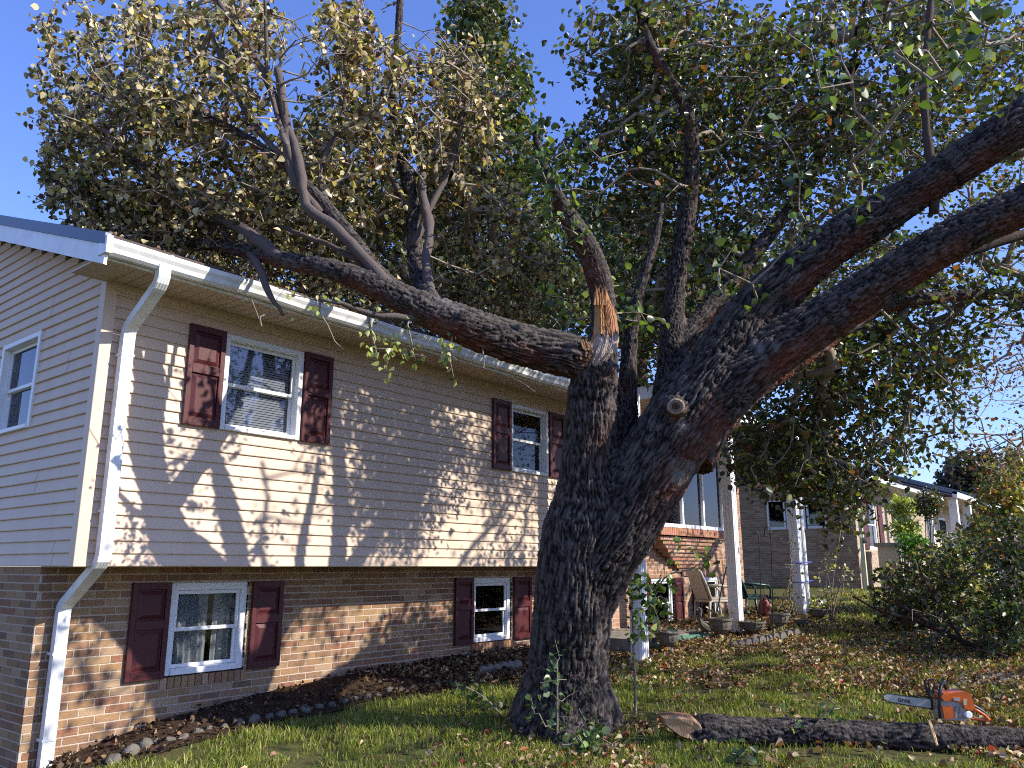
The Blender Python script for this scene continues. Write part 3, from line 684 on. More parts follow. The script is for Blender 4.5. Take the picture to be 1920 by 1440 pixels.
def bark_body(name, limbs, parent, voxel=.02, amp=.016, extra=None, cut=None):
    """limbs fused into one skin, then furrowed along each limb"""
    b = MB(); S = []; s0 = 0
    for L in limbs:
        s = spline(L, .06); b.tube(s[:, :3], s[:, 3], 20)
        T, N, Bn = frames(s[:, :3]); ln = np.concatenate([[0], np.cumsum(np.linalg.norm(np.diff(s[:, :3], axis=0), axis=1))])+s0; s0 += 37.3
        S.append(np.hstack([s, T, N, Bn, ln[:, None]]))
    if extra: extra(b)
    S = np.vstack(S)
    me = bpy.data.meshes.new('tmp'); me.from_pydata(b.v, [], b.f); me.update(); o = bpy.data.objects.new('tmp', me); C.objects.link(o)
    m = o.modifiers.new('r', 'REMESH'); m.mode = 'VOXEL'; m.voxel_size = voxel; m.use_smooth_shade = True
    m = o.modifiers.new('s', 'SMOOTH'); m.factor = .6; m.iterations = 14
    dg = bpy.context.evaluated_depsgraph_get(); ev = o.evaluated_get(dg); out = bpy.data.meshes.new_from_object(ev); bpy.data.objects.remove(o)
    n = len(out.vertices); V = np.empty(n*3, np.float32); out.vertices.foreach_get('co', V); V = V.reshape(-1, 3).astype(float)
    Nm = np.empty(n*3, np.float32); out.vertices.foreach_get('normal', Nm); Nm = Nm.reshape(-1, 3)
    kd = kdtree.KDTree(len(S))
    for i, p in enumerate(S): kd.insert(p[:3], i)
    kd.balance()
    # weight by radius so that the nearest limb surface wins
    idx = np.empty(n, int)
    for i, v in enumerate(V):
        best = None; bd = 1e9
        for co, j, d in kd.find_n(v, 3):
            q = d-S[j, 3]*.6
            if q < bd: bd = q; best = j
        idx[i] = best
    s = S[idx]; q = V-s[:, :3]; a = np.sum(q*s[:, 7:10], 1); b_ = np.sum(q*s[:, 10:13], 1); ln = s[:, 13]+np.sum(q*s[:, 4:7], 1)
    Q = np.stack([a, b_, ln], 1); wv = vnoise(Q*np.array([5, 5, 3]))*2-1
    Q2 = Q.copy(); Q2[:, 0] += wv*.03; Q2[:, 1] += vnoise(Q*5+9)*.06
    r3 = vnoise(Q*np.array([3, 3, 2])+5); fs = np.clip(.2/np.maximum(s[:, 3], .06), 1, 1.9)[:, None]
    r1 = np.abs(2*vnoise(Q2*np.array([60, 60, 9.0])*fs)-1); r2 = np.abs(2*vnoise(Q2*np.array([90, 90, 20])*fs+40)-1)
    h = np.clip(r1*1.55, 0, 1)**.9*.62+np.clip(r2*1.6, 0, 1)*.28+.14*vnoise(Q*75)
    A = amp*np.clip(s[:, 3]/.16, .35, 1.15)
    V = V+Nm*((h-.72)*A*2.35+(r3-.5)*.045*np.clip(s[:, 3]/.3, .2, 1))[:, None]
    out.vertices.foreach_set('co', V.astype(np.float32).ravel()); out.update()
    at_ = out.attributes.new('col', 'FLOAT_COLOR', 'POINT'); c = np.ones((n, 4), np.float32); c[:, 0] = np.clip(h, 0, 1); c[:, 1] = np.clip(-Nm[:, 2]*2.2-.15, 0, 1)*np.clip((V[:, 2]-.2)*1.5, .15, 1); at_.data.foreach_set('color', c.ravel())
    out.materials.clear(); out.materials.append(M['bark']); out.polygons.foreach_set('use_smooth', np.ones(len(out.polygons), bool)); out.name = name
    return link(name, out, parent)

TANP = [(.56, .46, .27, 3), (.42, .34, .17, 2.4), (.26, .22, .10, 1), (.10, .09, .04, 2.2), (.12, .062, .042, 2), (.05, .062, .028, 1.8)]  # sunlit tans and shaded dark browns, both put into the leaf colour
GRNP = [(.045, .062, .024, 4), (.065, .085, .028, 3), (.10, .12, .035, 1.3), (.15, .17, .05, .5), (.14, .085, .04, .5), (.21, .09, .035, .25)]
CRWN = [(.040, .055, .024, 4), (.065, .085, .030, 3), (.11, .13, .04, 1.4), (.20, .23, .06, .6), (.10, .055, .032, 1.2), (.20, .08, .035, .3)]
DKP = [(.040, .062, .028, 4), (.058, .082, .032, 3), (.085, .10, .038, 1.2), (.13, .16, .05, .4), (.11, .06, .035, .6)]
REDP = [(.10, .045, .03, 2), (.16, .06, .035, 1.5), (.055, .065, .03, 2), (.22, .08, .03, .5)]
BRTP = [(.07, .11, .03, 3), (.13, .19, .045, 1.8), (.04, .065, .03, 3), (.22, .26, .08, .5)]

base = at(1060, 1372, 6.75)
tree = empty('storm_damaged_tree', (float(base[0]), float(base[1]), float(hgt(base[0], base[1]))), 'huge old tree with furrowed forked trunk, one limb torn down over the gutter', 'tree')
TD = 6.75
trunk = limb([(1056, 1460, TD+.1, 112), (1058, 1390, TD+.05, 98), (1062, 1320, TD, 86), (1066, 1240, TD, 74), (1074, 1150, TD, 73), (1084, 1060, TD, 76), (1095, 985, TD, 76), (1101, 930, TD, 62), (1104, 860, TD, 52), (1108, 790, TD, 48), (1112, 730, TD, 46), (1120, 680, TD, 41), (1130, 635, TD+.02, 29), (1133, 590, TD+.04, 25), (1127, 540, TD+.05, 24), (1112, 490, TD+.05, 24), (1090, 445, TD+.05, 22), (1065, 405, TD+.05, 18), (1040, 360, TD+.05, 13), (1015, 300, TD+.1, 9), (1000, 240, TD+.1, 5)])
limbR = limb([(1088, 1130, TD+.05, 64), (1125, 1035, TD, 73), (1172, 958, TD-.02, 74), (1226, 872, TD-.03, 72), (1278, 797, TD-.03, 73), (1328, 728, TD-.02, 70), (1374, 672, TD, 60)])
limbU = limb([(1330, 720, TD, 66), (1395, 612, TD+.05, 52), (1475, 528, TD+.05, 47), (1555, 462, TD+.05, 43), (1640, 408, TD, 40), (1720, 358, TD-.1, 38), (1810, 300, TD-.2, 38), (1910, 232, TD-.3, 41), (2050, 130, TD-.3, 42), (2250, 0, TD-.2, 36), (2450, -160, TD, 28)])
limbL = limb([(1330, 750, TD-.05, 66), (1400, 695, TD-.1, 54), (1480, 638, TD-.15, 48), (1560, 588, TD-.2, 45), (1650, 532, TD-.3, 43), (1740, 475, TD-.4, 40), (1830, 425, TD-.5, 38), (1920, 385, TD-.6, 38), (2060, 300, TD-.7, 42), (2250, 190, TD-.7, 36), (2450, 60, TD-.6, 28)])
limbB = limb([(1290, 860, TD+.25, 52), (1330, 800, TD+.4, 42), (1395, 735, TD+.7, 30), (1470, 690, TD+1.0, 24), (1560, 628, TD+1.3, 20), (1640, 580, TD+1.6, 17), (1740, 560, TD+1.9, 13), (1860, 552, TD+2.2, 11), (1990, 560, TD+2.4, 8)])
limbC = limb([(1520, 650, TD+1.2, 16), (1620, 590, TD+1.3, 14), (1700, 520, TD+1.4, 13), (1790, 480, TD+1.5, 12), (1900, 445, TD+1.6, 11), (2020, 420, TD+1.7, 8)])
limbV = limb([(1250, 800, TD+.4, 40), (1262, 690, TD+.7, 30), (1262, 600, TD+.9, 22), (1270, 510, TD+1.0, 19), (1286, 420, TD+1.05, 18), (1297, 320, TD+1.1, 16), (1293, 230, TD+1.1, 14), (1262, 160, TD+1.1, 11), (1225, 95, TD+1.1, 9), (1195, 10, TD+1.1, 6), (1180, -90, TD+1.1, 4)])
limbW = limb([(1270, 650, TD+.8, 24), (1320, 590, TD+1.0, 20), (1390, 505, TD+1.3, 17), (1450, 430, TD+1.5, 13), (1510, 350, TD+1.8, 10), (1560, 240, TD+2, 8), (1600, 120, TD+2, 6), (1620, 0, TD+2, 4)])
limbR2 = limb([(1150, 960, TD+.35, 44), (1168, 850, TD+.45, 30), (1174, 760, TD+.5, 22), (1178, 690, TD+.5, 17), (1184, 620, TD+.55, 14), (1200, 540, TD+.65, 12), (1228, 450, TD+.8, 9), (1240, 380, TD+.9, 6)])
limbS = limb([(1752, 400, TD-.15, 10), (1748, 330, TD-.15, 8.5), (1738, 250, TD-.1, 8), (1732, 160, TD-.1, 8), (1738, 80, TD-.1, 6), (1745, 10, TD, 6), (1750, -80, TD, 5)])
roots = []
for x, dx, dd in ((1000, -60, -.1), (1110, 35, -.2), (1060, 0, -.45), (1130, 40, .15), (990, -70, .3)):
    roots.append(limb([(1062+(x-1062)*.5, 1290, TD+dd*.2, 48), (x, 1360, TD+dd*.7, 42), (x+dx*.5, 1395, TD+dd*1.2, 26), (x+dx, 1425, TD+dd*1.6, 12)]))
def knot(b):
    c = at(1267, 762, TD-.34)
    n_ = -c/np.linalg.norm(c); b.tube([c-n_*.12, c-n_*.0, c+n_*.03], [.11, .085, .066], 14)
trunk_o = bark_body('trunk', [trunk, limbR, limbU, limbL, limbR2, limbB, limbV, limbW]+roots, tree, .0115, .013, knot)
b = MB(); c = at(1267, 762, TD-.40); n_ = Vector(-c/np.linalg.norm(c)); q = n_.to_track_quat('Z', 'Y')
for k in range(3):
    r0 = [.066, .046, .022][k]
    prof = [(r0*1.0, 0.0), (r0*.95, .018), (r0*.7, .022), (r0*.6, .006)]
    n0 = len(b.v); b.lathe(0, 0, prof, 16, ((.20, .185, .175), (.13, .12, .115), (.02, .015, .012))[k])
    for i in range(n0, len(b.v)):
        p = Vector(b.v[i]); p.x *= 1.1; p = q @ p; b.v[i] = tuple(np.array(p)+c)
part(b, 'pruning_scar', 'torn', trunk_o, smooth=True)
b = MB()
for L in (limbC, limbS):
    s = spline(L, .08); jit = 1+.10*rng.normal(size=len(s)); b.tube(s[:, :3]+rng.normal(size=(len(s), 3))*.004, s[:, 3]*jit, 9, c=(.6, .3, 0))
bo_ = b.build('bough', M['bark'], tree, smooth=True)

# torn wood where the limb broke away
def shard_patch(b, rows, seed, cf, amp=.008, jag=8):
    """sheet of splintered wood between a left and a right edge per row (px,py,depth), fibres running along it"""
    r_ = np.random.default_rng(seed); n = 60; fib = np.repeat(r_.normal(size=n//3+1), 3)[:n]*amp+r_.normal(size=n)*amp*.35; tipj = np.repeat(r_.uniform(-1, 1, n//2+1), 2)[:n]*jag
    rows = np.array(rows, float); tt = np.linspace(0, len(rows)-1, (len(rows)-1)*7+1); G = np.stack([np.interp(tt, np.arange(len(rows)), rows[:, k]) for k in range(4)], 1); m = len(G); k0 = len(b.v)
    kc = r_.uniform(.65, 1.15, n); kc = np.repeat(kc[::2], 2)[:n]
    for j, (xl, xr, y, d) in enumerate(G):
        for i in range(n):
            t = i/(n-1); u = j/(m-1); e = tipj[i]*(max(0, 1-u*5)-max(0, u*6-5)*.7)
            b.v.append(tuple(at(xl+(xr-xl)*t+math.sin(y*.3+i*.2)*.4, y+e, d+.07*(1-math.sin(t*math.pi)**.6)+fib[i]*min(1, 3*math.sin(t*math.pi))+r_.normal()*.0012)))
            c = cf(u, t); b.c.append(tuple(v*kc[i]*r_.uniform(.9, 1.1) for v in c))
    for j in range(m-1):
        for i in range(n-1): a = k0+j*n+i; b.f.append((a, a+n, a+n+1, a+1))
def c_up(u, t): return (.58, .34, .15) if t < .35 else ((.50, .23, .10) if t < .6 else (.30, .14, .08))
def c_lo(u, t): return (.33, .30, .29) if t > .2 else (.40, .19, .10)
def c_end(u, t): return (.22, .10, .05) if t < .6 else (.30, .14, .08)
b = MB(); DF = TD-.13
shard_patch(b, [(1119, 1141, 546, TD-.075), (1115, 1150, 572, TD-.085), (1114, 1157, 598, TD-.10), (1112, 1161, 628, TD-.145)], 3, c_up, .006, 9)
shard_patch(b, [(1111, 1161, 624, TD-.135), (1104, 1160, 642, TD-.16), (1096, 1154, 662, TD-.19), (1096, 1134, 684, TD-.188)], 5, c_lo, .004, 8)
shard_patch(b, [(1074, 1108, 650, TD-.17), (1071, 1106, 662, TD-.195), (1068, 1100, 676, TD-.20), (1068, 1092, 690, TD-.185)], 9, c_end, .010, 12)
for i in range(9):
    x = rng.uniform(1080, 1112); y = rng.uniform(640, 668); h = rng.uniform(5, 14); p = at(x, y+10, DF-.1); q_ = at(x+rng.uniform(-8, 4), y-h, DF-.08)
    b.tube([p, p*.5+q_*.5, q_], [.012, .008, .0015], 4, c=(.30*rng.uniform(.6, 1.1), .14, .07))
for i in range(10):
    x = rng.uniform(1114, 1150); y = 572; p = at(x, y, DF+.01); q_ = at(x+rng.uniform(-5, 5), y-rng.uniform(20, 40), DF+.02); b.tube([p, q_], [.008, .001], 4, c=(.45, .22, .09))
b.build('torn_wood', M['torn'], tree)

# the limb torn down onto the eave: the part of the tree lying over gutter and roof
F1 = limb([(1098, 668, TD-.02, 36.1), (1060, 664, TD-.08, 42.0), (1000, 652, TD-.12, 42.0), (930, 632, TD-.2, 39.5), (865, 608, TD-.3, 37.0), (810, 586, TD-.3, 33.6), (750, 558, TD-.3, 27.7), (690, 530, TD-.3, 23.5), (620, 505, TD-.25, 20.2), (550, 492, TD-.1, 17.6), (480, 474, TD+.2, 15.1), (410, 462, TD+.6, 12.6), (340, 452, TD+.9, 8.4), (270, 446, TD+1.1, 5.0)])
F2 = limb([(800, 582, TD-.3, 25.2), (735, 540, TD-.25, 20.2), (700, 505, TD-.2, 17.6), (660, 450, TD-.1, 16.0), (625, 405, TD-.05, 14.3), (585, 360, TD, 12.6), (560, 335, TD+.05, 10.9), (520, 300, TD+.1, 9.2), (470, 262, TD+.2, 8.4), (400, 225, TD+.3, 6.7), (330, 200, TD+.4, 5.9), (260, 190, TD+.5, 4.2)])
F3 = limb([(745, 556, TD-.3, 20), (712, 520, TD-.3, 13), (670, 470, TD-.25, 12), (620, 420, TD-.2, 11), (575, 385, TD-.15, 10), (560, 300, TD, 9), (540, 240, TD+.1, 8), (500, 150, TD+.2, 7), (470, 90, TD+.3, 6), (420, 20, TD+.4, 5), (380, -60, TD+.5, 4)])
F4 = limb([(810, 580, TD-.3, 28), (795, 545, TD+.1, 21), (782, 500, TD+.5, 18), (776, 440, TD+.8, 15), (772, 380, TD+.9, 14), (760, 320, TD+1, 12), (742, 250, TD+1.1, 10), (736, 180, TD+1.1, 9), (742, 110, TD+1.2, 8), (748, 40, TD+1.3, 7), (752, -40, TD+1.3, 6)])
F5 = limb([(840, 592, TD-.3, 18), (812, 560, TD-.1, 11), (800, 500, TD+.2, 9), (805, 430, TD+.5, 9), (790, 340, TD+.9, 8), (815, 280, TD+1.2, 7), (850, 220, TD+1.4, 6), (880, 120, TD+1.6, 4)])
F6 = limb([(530, 488, TD-.05, 14), (470, 440, TD+.2, 12), (400, 400, TD+.5, 10), (330, 350, TD+.8, 9), (250, 300, TD+1.0, 8), (190, 262, TD+1.2, 6), (120, 240, TD+1.3, 4)])
F7 = limb([(520, 130, TD+.2, 7), (535, 220, TD+.1, 8), (545, 320, TD, 9), (600, 400, TD-.1, 9)][::-1])
F8 = limb([(800, 600, TD-.3, 8), (740, 594, TD-.45, 6), (690, 588, TD-.5, 5), (640, 570, TD-.55, 4), (600, 562, TD-.6, 3)])
F9 = limb([(470, 476, TD+.2, 8), (488, 505, TD, 7), (497, 535, TD-.1, 6), (515, 565, TD-.15, 5), (530, 590, TD-.2, 3)])
broken = bark_body('broken_limb', [F1, F2, F4], tree, .0115, .012)
tag(broken, 'thick limb torn from the trunk, lying across the gutter and roof')
XT = [limb([(562, 345, TD, 7), (543, 290, TD, 6), (512, 190, TD+.1, 5), (500, 100, TD+.2, 4), (497, -20, TD+.2, 3)]), limb([(545, 310, TD, 6), (480, 240, TD+.2, 5), (430, 150, TD+.3, 4), (395, 60, TD+.4, 3)]),
      limb([(775, 460, TD+.6, 7), (812, 380, TD+.8, 6), (850, 300, TD+1, 5), (868, 200, TD+1.1, 4), (872, 90, TD+1.2, 3)]), limb([(450, 468, TD+.4, 6), (400, 420, TD+.7, 5), (300, 385, TD+1, 4), (130, 352, TD+1.2, 3)]),
      limb([(640, 430, TD-.05, 6), (600, 330, TD+.3, 5), (640, 220, TD+.6, 4), (660, 90, TD+.8, 3)]), limb([(770, 400, TD+.8, 6), (720, 300, TD+1, 5), (690, 180, TD+1.2, 4), (700, 60, TD+1.3, 3)]),
      limb([(700, 505, TD-.2, 7), (640, 470, TD, 5), (540, 430, TD+.3, 4), (420, 390, TD+.6, 3), (300, 370, TD+.8, 2.5)])]
b = MB()
for L in (F3, F5, F6, F7, F8, F9, *XT):
    s = spline(L, .08); b.tube(s[:, :3]+rng.normal(size=(len(s), 3))*.004, s[:, 3]*(1+.08*rng.normal(size=len(s))), 8, c=(.8, .1, 0))
b.build('side_branch', M['bark'], broken, smooth=True)
T = np.vstack([blob(130, 90, 85, 75, 8.2, .9, 80), blob(280, 70, 110, 75, 8.2, 1, 150), blob(430, 60, 110, 75, 7.8, 1, 130), blob(120, 210, 95, 70, 8.0, .8, 110), blob(230, 230, 110, 90, 7.9, 1, 240),
    blob(370, 190, 120, 90, 7.6, 1, 240), blob(110, 340, 85, 60, 8.2, .8, 90), blob(230, 350, 130, 70, 8.2, 1, 260), blob(330, 420, 180, 45, 8, .8, 200), blob(430, 340, 130, 90, 7.8, 1, 260), blob(560, 400, 110, 90, 7.8, 1, 170),
    blob(640, 60, 60, 60, 7.8, .8, 90), blob(690, 160, 100, 110, 7.8, 1, 170), blob(640, 300, 110, 90, 7.9, 1, 190), blob(850, 200, 90, 130, 8.4, 1, 170), blob(800, 330, 120, 90, 8.1, 1, 170), blob(720, 440, 120, 70, 8.1, .9, 170), blob(900, 430, 110, 90, 8.4, .9, 150),
    blob(330, 440, 240, 45, 10, 1.5, 230), blob(520, 480, 190, 60, 10.5, 1.2, 260), blob(700, 530, 140, 50, 10.5, 1, 190), blob(860, 570, 100, 40, 10, .8, 130), blob(960, 590, 70, 30, 10, .6, 80), blob(930, 470, 110, 90, 9.5, .7, 150), blob(1030, 530, 60, 70, 9.5, .6, 70), blob(860, 320, 120, 120, 9, .7, 100)])
T = keep_clear(T)
Pn, Rn = big_limb_nodes([F1, F2, F3, F4, F5, F6, F7, *XT], .12)
T = T[rng.random(len(T)) < .74]; T = np.vstack([T, T+rng.normal(size=T.shape)*.12]); T = T[rng.random(len(T)) < .62]; T = T[proj_x(T) > 62]
E_, tips, dirs, _ = grow(Pn, Rn, T, .22, .2, .07, .0042)
V, F = prisms(*E_); link('twigs', np_mesh('twig', V, F.ravel(), np.arange(len(F))*4, np.full(len(F), 4), M['twig'], smooth=True), broken)
scatter_leaves('leaves', tips, dirs, 8, .066, TANP, broken, .085, .5, up=.2)
# bare tangle of dead twigs in the middle, and twigs hanging over the gutter
T = keep_clear(np.vstack([blob(800, 150, 120, 110, 7.6, .6, 260), blob(560, 120, 110, 100, 7.2, .6, 150), blob(300, 200, 200, 120, 7.4, .6, 150), blob(430, 330, 160, 80, 7.2, .5, 120), blob(330, 440, 180, 30, 7.6, .5, 90), blob(820, 500, 180, 60, 7.0, .6, 170), blob(560, 470, 160, 40, 6.8, .4, 90), blob(700, 330, 170, 100, 7.0, .5, 150)]))
E_, tips2, dirs2, _ = grow(Pn, Rn, T, .3, .12, .16, .0034)
V, F = prisms(*E_); link('twigs', np_mesh('twig', V, F.ravel(), np.arange(len(F))*4, np.full(len(F), 4), M['twig'], smooth=True), broken)
hang = []
for x, y0, y1 in ((712, 645, 700), (745, 655, 690), (790, 640, 690), (820, 650, 690), (845, 650, 710), (835, 640, 680), (725, 650, 665), (770, 650, 665), (690, 600, 625), (540, 545, 560), (735, 660, 715), (600, 560, 575), (700, 660, 695)):
    for _k in range(2): hang.append(at(x+rng.uniform(-12, 12), y0+(y1-y0)*rng.random(), 6.25+rng.uniform(-.1, .1)))
P8, R8 = big_limb_nodes([F8, F9, F1[3:6]])
E_, tips3, dirs3, _ = grow(P8, R8, np.array(hang), .2, .1, .12, .003, .0)
V, F = prisms(*E_); link('twigs', np_mesh('twig', V, F.ravel(), np.arange(len(F))*4, np.full(len(F), 4), M['twig'], smooth=True), broken)
scatter_leaves('leaves', tips3, dirs3, 5, .055, [(.30, .34, .10, 2), (.42, .44, .18, 2), (.05, .09, .03, 1)], broken, .08, .8, up=.3)
# bare hanging twiglets from the eave
T = np.array([at(x+rng.uniform(-6, 6), y, 6.2) for x, y in ((630, 640), (620, 610), (640, 655), (585, 600), (600, 585), (455, 565), (470, 560), (945, 700), (900, 690), (985, 720), (1000, 735))])
E_, _t, _d, _ = grow(P8, R8, T, .2, .08, .2, .0028)
V, F = prisms(*E_); link('twigs', np_mesh('twig', V, F.ravel(), np.arange(len(F))*4, np.full(len(F), 4), M['twig'], smooth=True), broken)

# living crown of the same tree, plus unseen boughs added for shade
Pc, Rc = big_limb_nodes([limbU, limbL, limbB, limbC, limbV, limbW, limbS], .25)
stub, _ = big_limb_nodes([trunk[-9:]])
T = np.vstack([blob(1180, 90, 120, 90, 8.8, .9, 200), blob(1330, 90, 150, 100, 8.8, 1.2, 260), blob(1230, 230, 140, 100, 8.6, 1, 230), blob(1400, 260, 150, 130, 8.8, 1.2, 300), blob(1150, 330, 130, 100, 8.4, .9, 230), blob(1290, 400, 130, 100, 8.6, 1, 220),
    blob(1600, 110, 220, 130, 8.5, 1.5, 380), blob(1820, 130, 160, 150, 8.2, 1.5, 300), blob(1600, 300, 180, 110, 8.6, 1.2, 260), blob(1250, 560, 140, 90, 8.3, .8, 120), blob(1380, 520, 90, 70, 8.4, .8, 80),
    blob(1800, 540, 150, 70, 9, 1, 150), blob(1620, 680, 190, 80, 9, 1.1, 300), blob(1480, 760, 110, 80, 9, .9, 190), blob(1470, 860, 90, 60, 9, .8, 110), blob(1600, 820, 120, 90, 9.2, 1, 120), blob(1570, 950, 60, 70, 9, .6, 26), blob(1720, 760, 90, 110, 9.2, 1, 80),
    blob(1650, 120, 260, 130, 11, 1.2, 270), blob(1480, 300, 170, 140, 11, 1, 210), blob(1760, 300, 190, 120, 11.5, 1, 190), blob(1300, 150, 170, 140, 10.8, 1, 240), blob(1880, 420, 100, 90, 11, 1, 120), blob(1560, 470, 120, 60, 10.5, 1, 130), blob(1230, 640, 70, 90, 9, .6, 130), blob(1440, 850, 80, 70, 9.5, .6, 90), blob(1820, 90, 150, 110, 10, 1, 260), blob(1700, 260, 120, 60, 10.5, .8, 120), blob(1880, 250, 60, 60, 10, .8, 60), blob(1570, 880, 90, 80, 9.6, .6, 90), blob(1420, 860, 60, 45, 9.3, .5, 60), blob(1500, 900, 60, 50, 9.3, .5, 50), blob(1590, 960, 40, 50, 9.2, .4, 30), blob(1500, 700, 110, 60, 9, .8, 80), blob(1730, 620, 130, 90, 9.4, .9, 110), blob(1650, 880, 60, 50, 9.4, .5, 26),
    blob(2150, 250, 220, 300, 8, 2, 200), blob(2300, 500, 300, 250, 8, 2, 160),
    np.stack([rng.uniform(6.2, 14, 460), rng.uniform(-3.6, -.6, 460), rng.uniform(.8, 4.3, 460)], 1)])  # out-of-view boughs added on the sun side to shade the lawn
nf = proj_x(T); T = T[~((nf < 1980) & (T[:, 1] < -.3) & (T[:, 2] < 4.2))]
T = keep_clear(T)
T = T[(rng.random(len(T)) < .88) | (T[:, 1] < -.3)]
E_, tips, dirs, _ = grow(Pc, Rc, T, .2, .25, .06, .0044, .02)
V, F = prisms(*E_); link('twigs', np_mesh('twig', V, F.ravel(), np.arange(len(F))*4, np.full(len(F), 4), M['twig'], smooth=True), tree)
scatter_leaves('crown', tips, dirs, 8, .076, CRWN, tree, .2, .25, up=.9, mat_='darkleaf')
# sprays of fresh leaves on the stub and near the lens
T = np.vstack([blob(1030, 290, 80, 70, 6.8, .4, 90), blob(1070, 390, 100, 50, 6.7, .35, 60), blob(1000, 240, 60, 50, 6.9, .3, 60), blob(1040, 370, 50, 40, 6.5, .12, 30), blob(1010, 300, 45, 40, 6.5, .12, 26), blob(1190, 560, 80, 60, 7.0, .3, 60), blob(1050, 590, 70, 45, 7.0, .3, 60), blob(1130, 300, 60, 60, 7, .4, 30)])
Ps, Rs = big_limb_nodes([trunk[9:]])
E_, tips, dirs, _ = grow(Ps, Rs, thin_over(T, [(2.2, 4.9, -1.7, 2.3, .14)]), .2, .15, .08, .0034)
V, F = prisms(*E_); link('twigs', np_mesh('twig', V, F.ravel(), np.arange(len(F))*4, np.full(len(F), 4), M['twig'], smooth=True), tree)
scatter_leaves('crown', tips, dirs, 7, .075, BRTP, tree, .13, .3, up=.9)
T = thin_over(np.vstack([blob(1540, 200, 150, 100, 5.9, .4, 60), blob(1780, 150, 140, 110, 5.7, .5, 60), blob(1600, 360, 90, 60, 6.0, .3, 12), blob(1850, 40, 120, 70, 4.6, .5, 14), blob(1500, 60, 130, 50, 5.6, .4, 20), blob(1370, 500, 60, 60, 6.3, .2, 14), blob(1450, 420, 60, 60, 6.1, .2, 12)]), [(2.2, 4.9, -1.7, 2.3, .12)])
E_, tips, dirs, _ = grow(*big_limb_nodes([limbU, limbL, limbS], .1), T, .2, .2, .1, .0038, .0)
V, F = prisms(*E_); link('twigs', np_mesh('twig', V, F.ravel(), np.arange(len(F))*4, np.full(len(F), 4), M['twig'], smooth=True), tree)
scatter_leaves('crown', tips, dirs, 6, .088, BRTP, tree, .17, .35, up=.8)

# ---------------------------------------------------------------- trees behind the house
def bg_tree(name, root, top, blobs, pal, label, cat, per=9, leaf=.1, group=None, rtrunk=.22, spread=.3, bare=False, mat_='leaf'):
    root = np.array(root, float); t = empty(name, tuple(root), label, cat, group)
    top = np.array(top, float); mid = root*.5+top*.5+rng.normal(size=3)*.2
    L = [(*root, rtrunk*1.2), (*mid, rtrunk*.7), (*top, rtrunk*.2)]; s = spline(L, .3); b = MB(); b.tube(s[:, :3], s[:, 3], 9, c=(.5, .3, 0)); b.build('trunk', M['bark'], t, smooth=True)
    T = np.vstack(blobs); T = T[T[:, 2] > hgt(T[:, 0], T[:, 1])+.05]
    k = int(len(s)*.15)
    E_, tips, dirs, _ = grow(s[k:, :3], s[k:, 3], T, .3, .5, .08, .006 if not bare else .004)
    V, F = prisms(*E_, 4); link('branch', np_mesh('branch', V, F.ravel(), np.arange(len(F))*4, np.full(len(F), 4), M['twig'], smooth=True), t)
    scatter_leaves('crown', tips, dirs, per, leaf, pal, t, spread, .2, mat_=mat_, up=.8)
    return t
def gz(p, d, x):  # ground point under pixel column x at depth d
    q = at(x, 900, d); return (float(q[0]), float(q[1]), float(hgt(q[0], q[1])))
bg_tree('leafy_tree', gz(0, 17, 900), at(890, 20, 17), [blob(900, 40, 60, 60, 17, 1, 110), blob(900, 150, 90, 90, 17, 1.5, 260), blob(910, 290, 110, 90, 17, 1.6, 330), blob(900, 420, 150, 90, 17, 1.6, 380), blob(870, 530, 190, 60, 17, 1.5, 340), blob(1000, 560, 140, 60, 17, 1.5, 260)], GRNP, 'tall green pyramidal tree behind the roof, left of the sky gap', 'tree', 10, .14)
bg_tree('leafy_tree', gz(0, 20, 1200), at(1200, 300, 20), [blob(1100, 480, 110, 110, 19, 2, 330), blob(1230, 430, 120, 130, 20, 2, 330), blob(1350, 560, 130, 130, 20, 2, 300), blob(1200, 600, 150, 70, 20, 2, 240)], DKP, 'dark green tree behind the roof, seen past the broken stub', 'tree', 10, .15)
bg_tree('leafy_tree', gz(0, 15.5, 560), at(560, 240, 16), [blob(560, 380, 150, 90, 16, 1.5, 260), blob(420, 420, 150, 60, 16, 1.5, 200), blob(680, 400, 120, 110, 16, 1.5, 240), blob(640, 240, 90, 60, 16, 1, 60), blob(330, 430, 200, 40, 16, 1.5, 160), blob(560, 500, 200, 60, 17, 1.5, 260), blob(760, 560, 140, 50, 17, 1.5, 160)], DKP, 'dark tree behind the roof ridge, mostly hidden by the fallen crown', 'tree', 10, .13)
bg_tree('leafy_tree', gz(0, 26, 1560), at(1520, 380, 26), [blob(1450, 520, 130, 120, 25, 2, 200), blob(1620, 520, 150, 100, 26, 2, 200), blob(1560, 650, 120, 80, 26, 2, 110)], DKP, 'dark tree beyond the thick leaning limbs', 'tree', 9, .2)
bg_tree('red_maple_tree', gz(0, 15, 2050), at(1980, 480, 15), [blob(1820, 640, 110, 110, 14, 1.5, 110), blob(1880, 760, 90, 130, 14, 1.5, 160), blob(1960, 600, 120, 160, 15, 1.5, 120), blob(1770, 800, 70, 70, 14, 1, 30)], REDP, 'nearly bare maple at the right edge with sparse dark red leaves', 'tree', 3, .07, bare=True, rtrunk=.12)
bg_tree('evergreen_tree', gz(0, 50, 1835), at(1830, 855, 50), [blob(1800, 900, 38, 36, 50, 2, 90), blob(1850, 895, 45, 42, 50, 2, 120), blob(1800, 880, 20, 20, 50, 1, 30)], [(.05, .045, .025, 2), (.10, .05, .03, 1), (.04, .05, .03, 2)], 'brown green conifer rising behind the far red brick house', 'tree', 9, .35, rtrunk=.25, spread=.7)

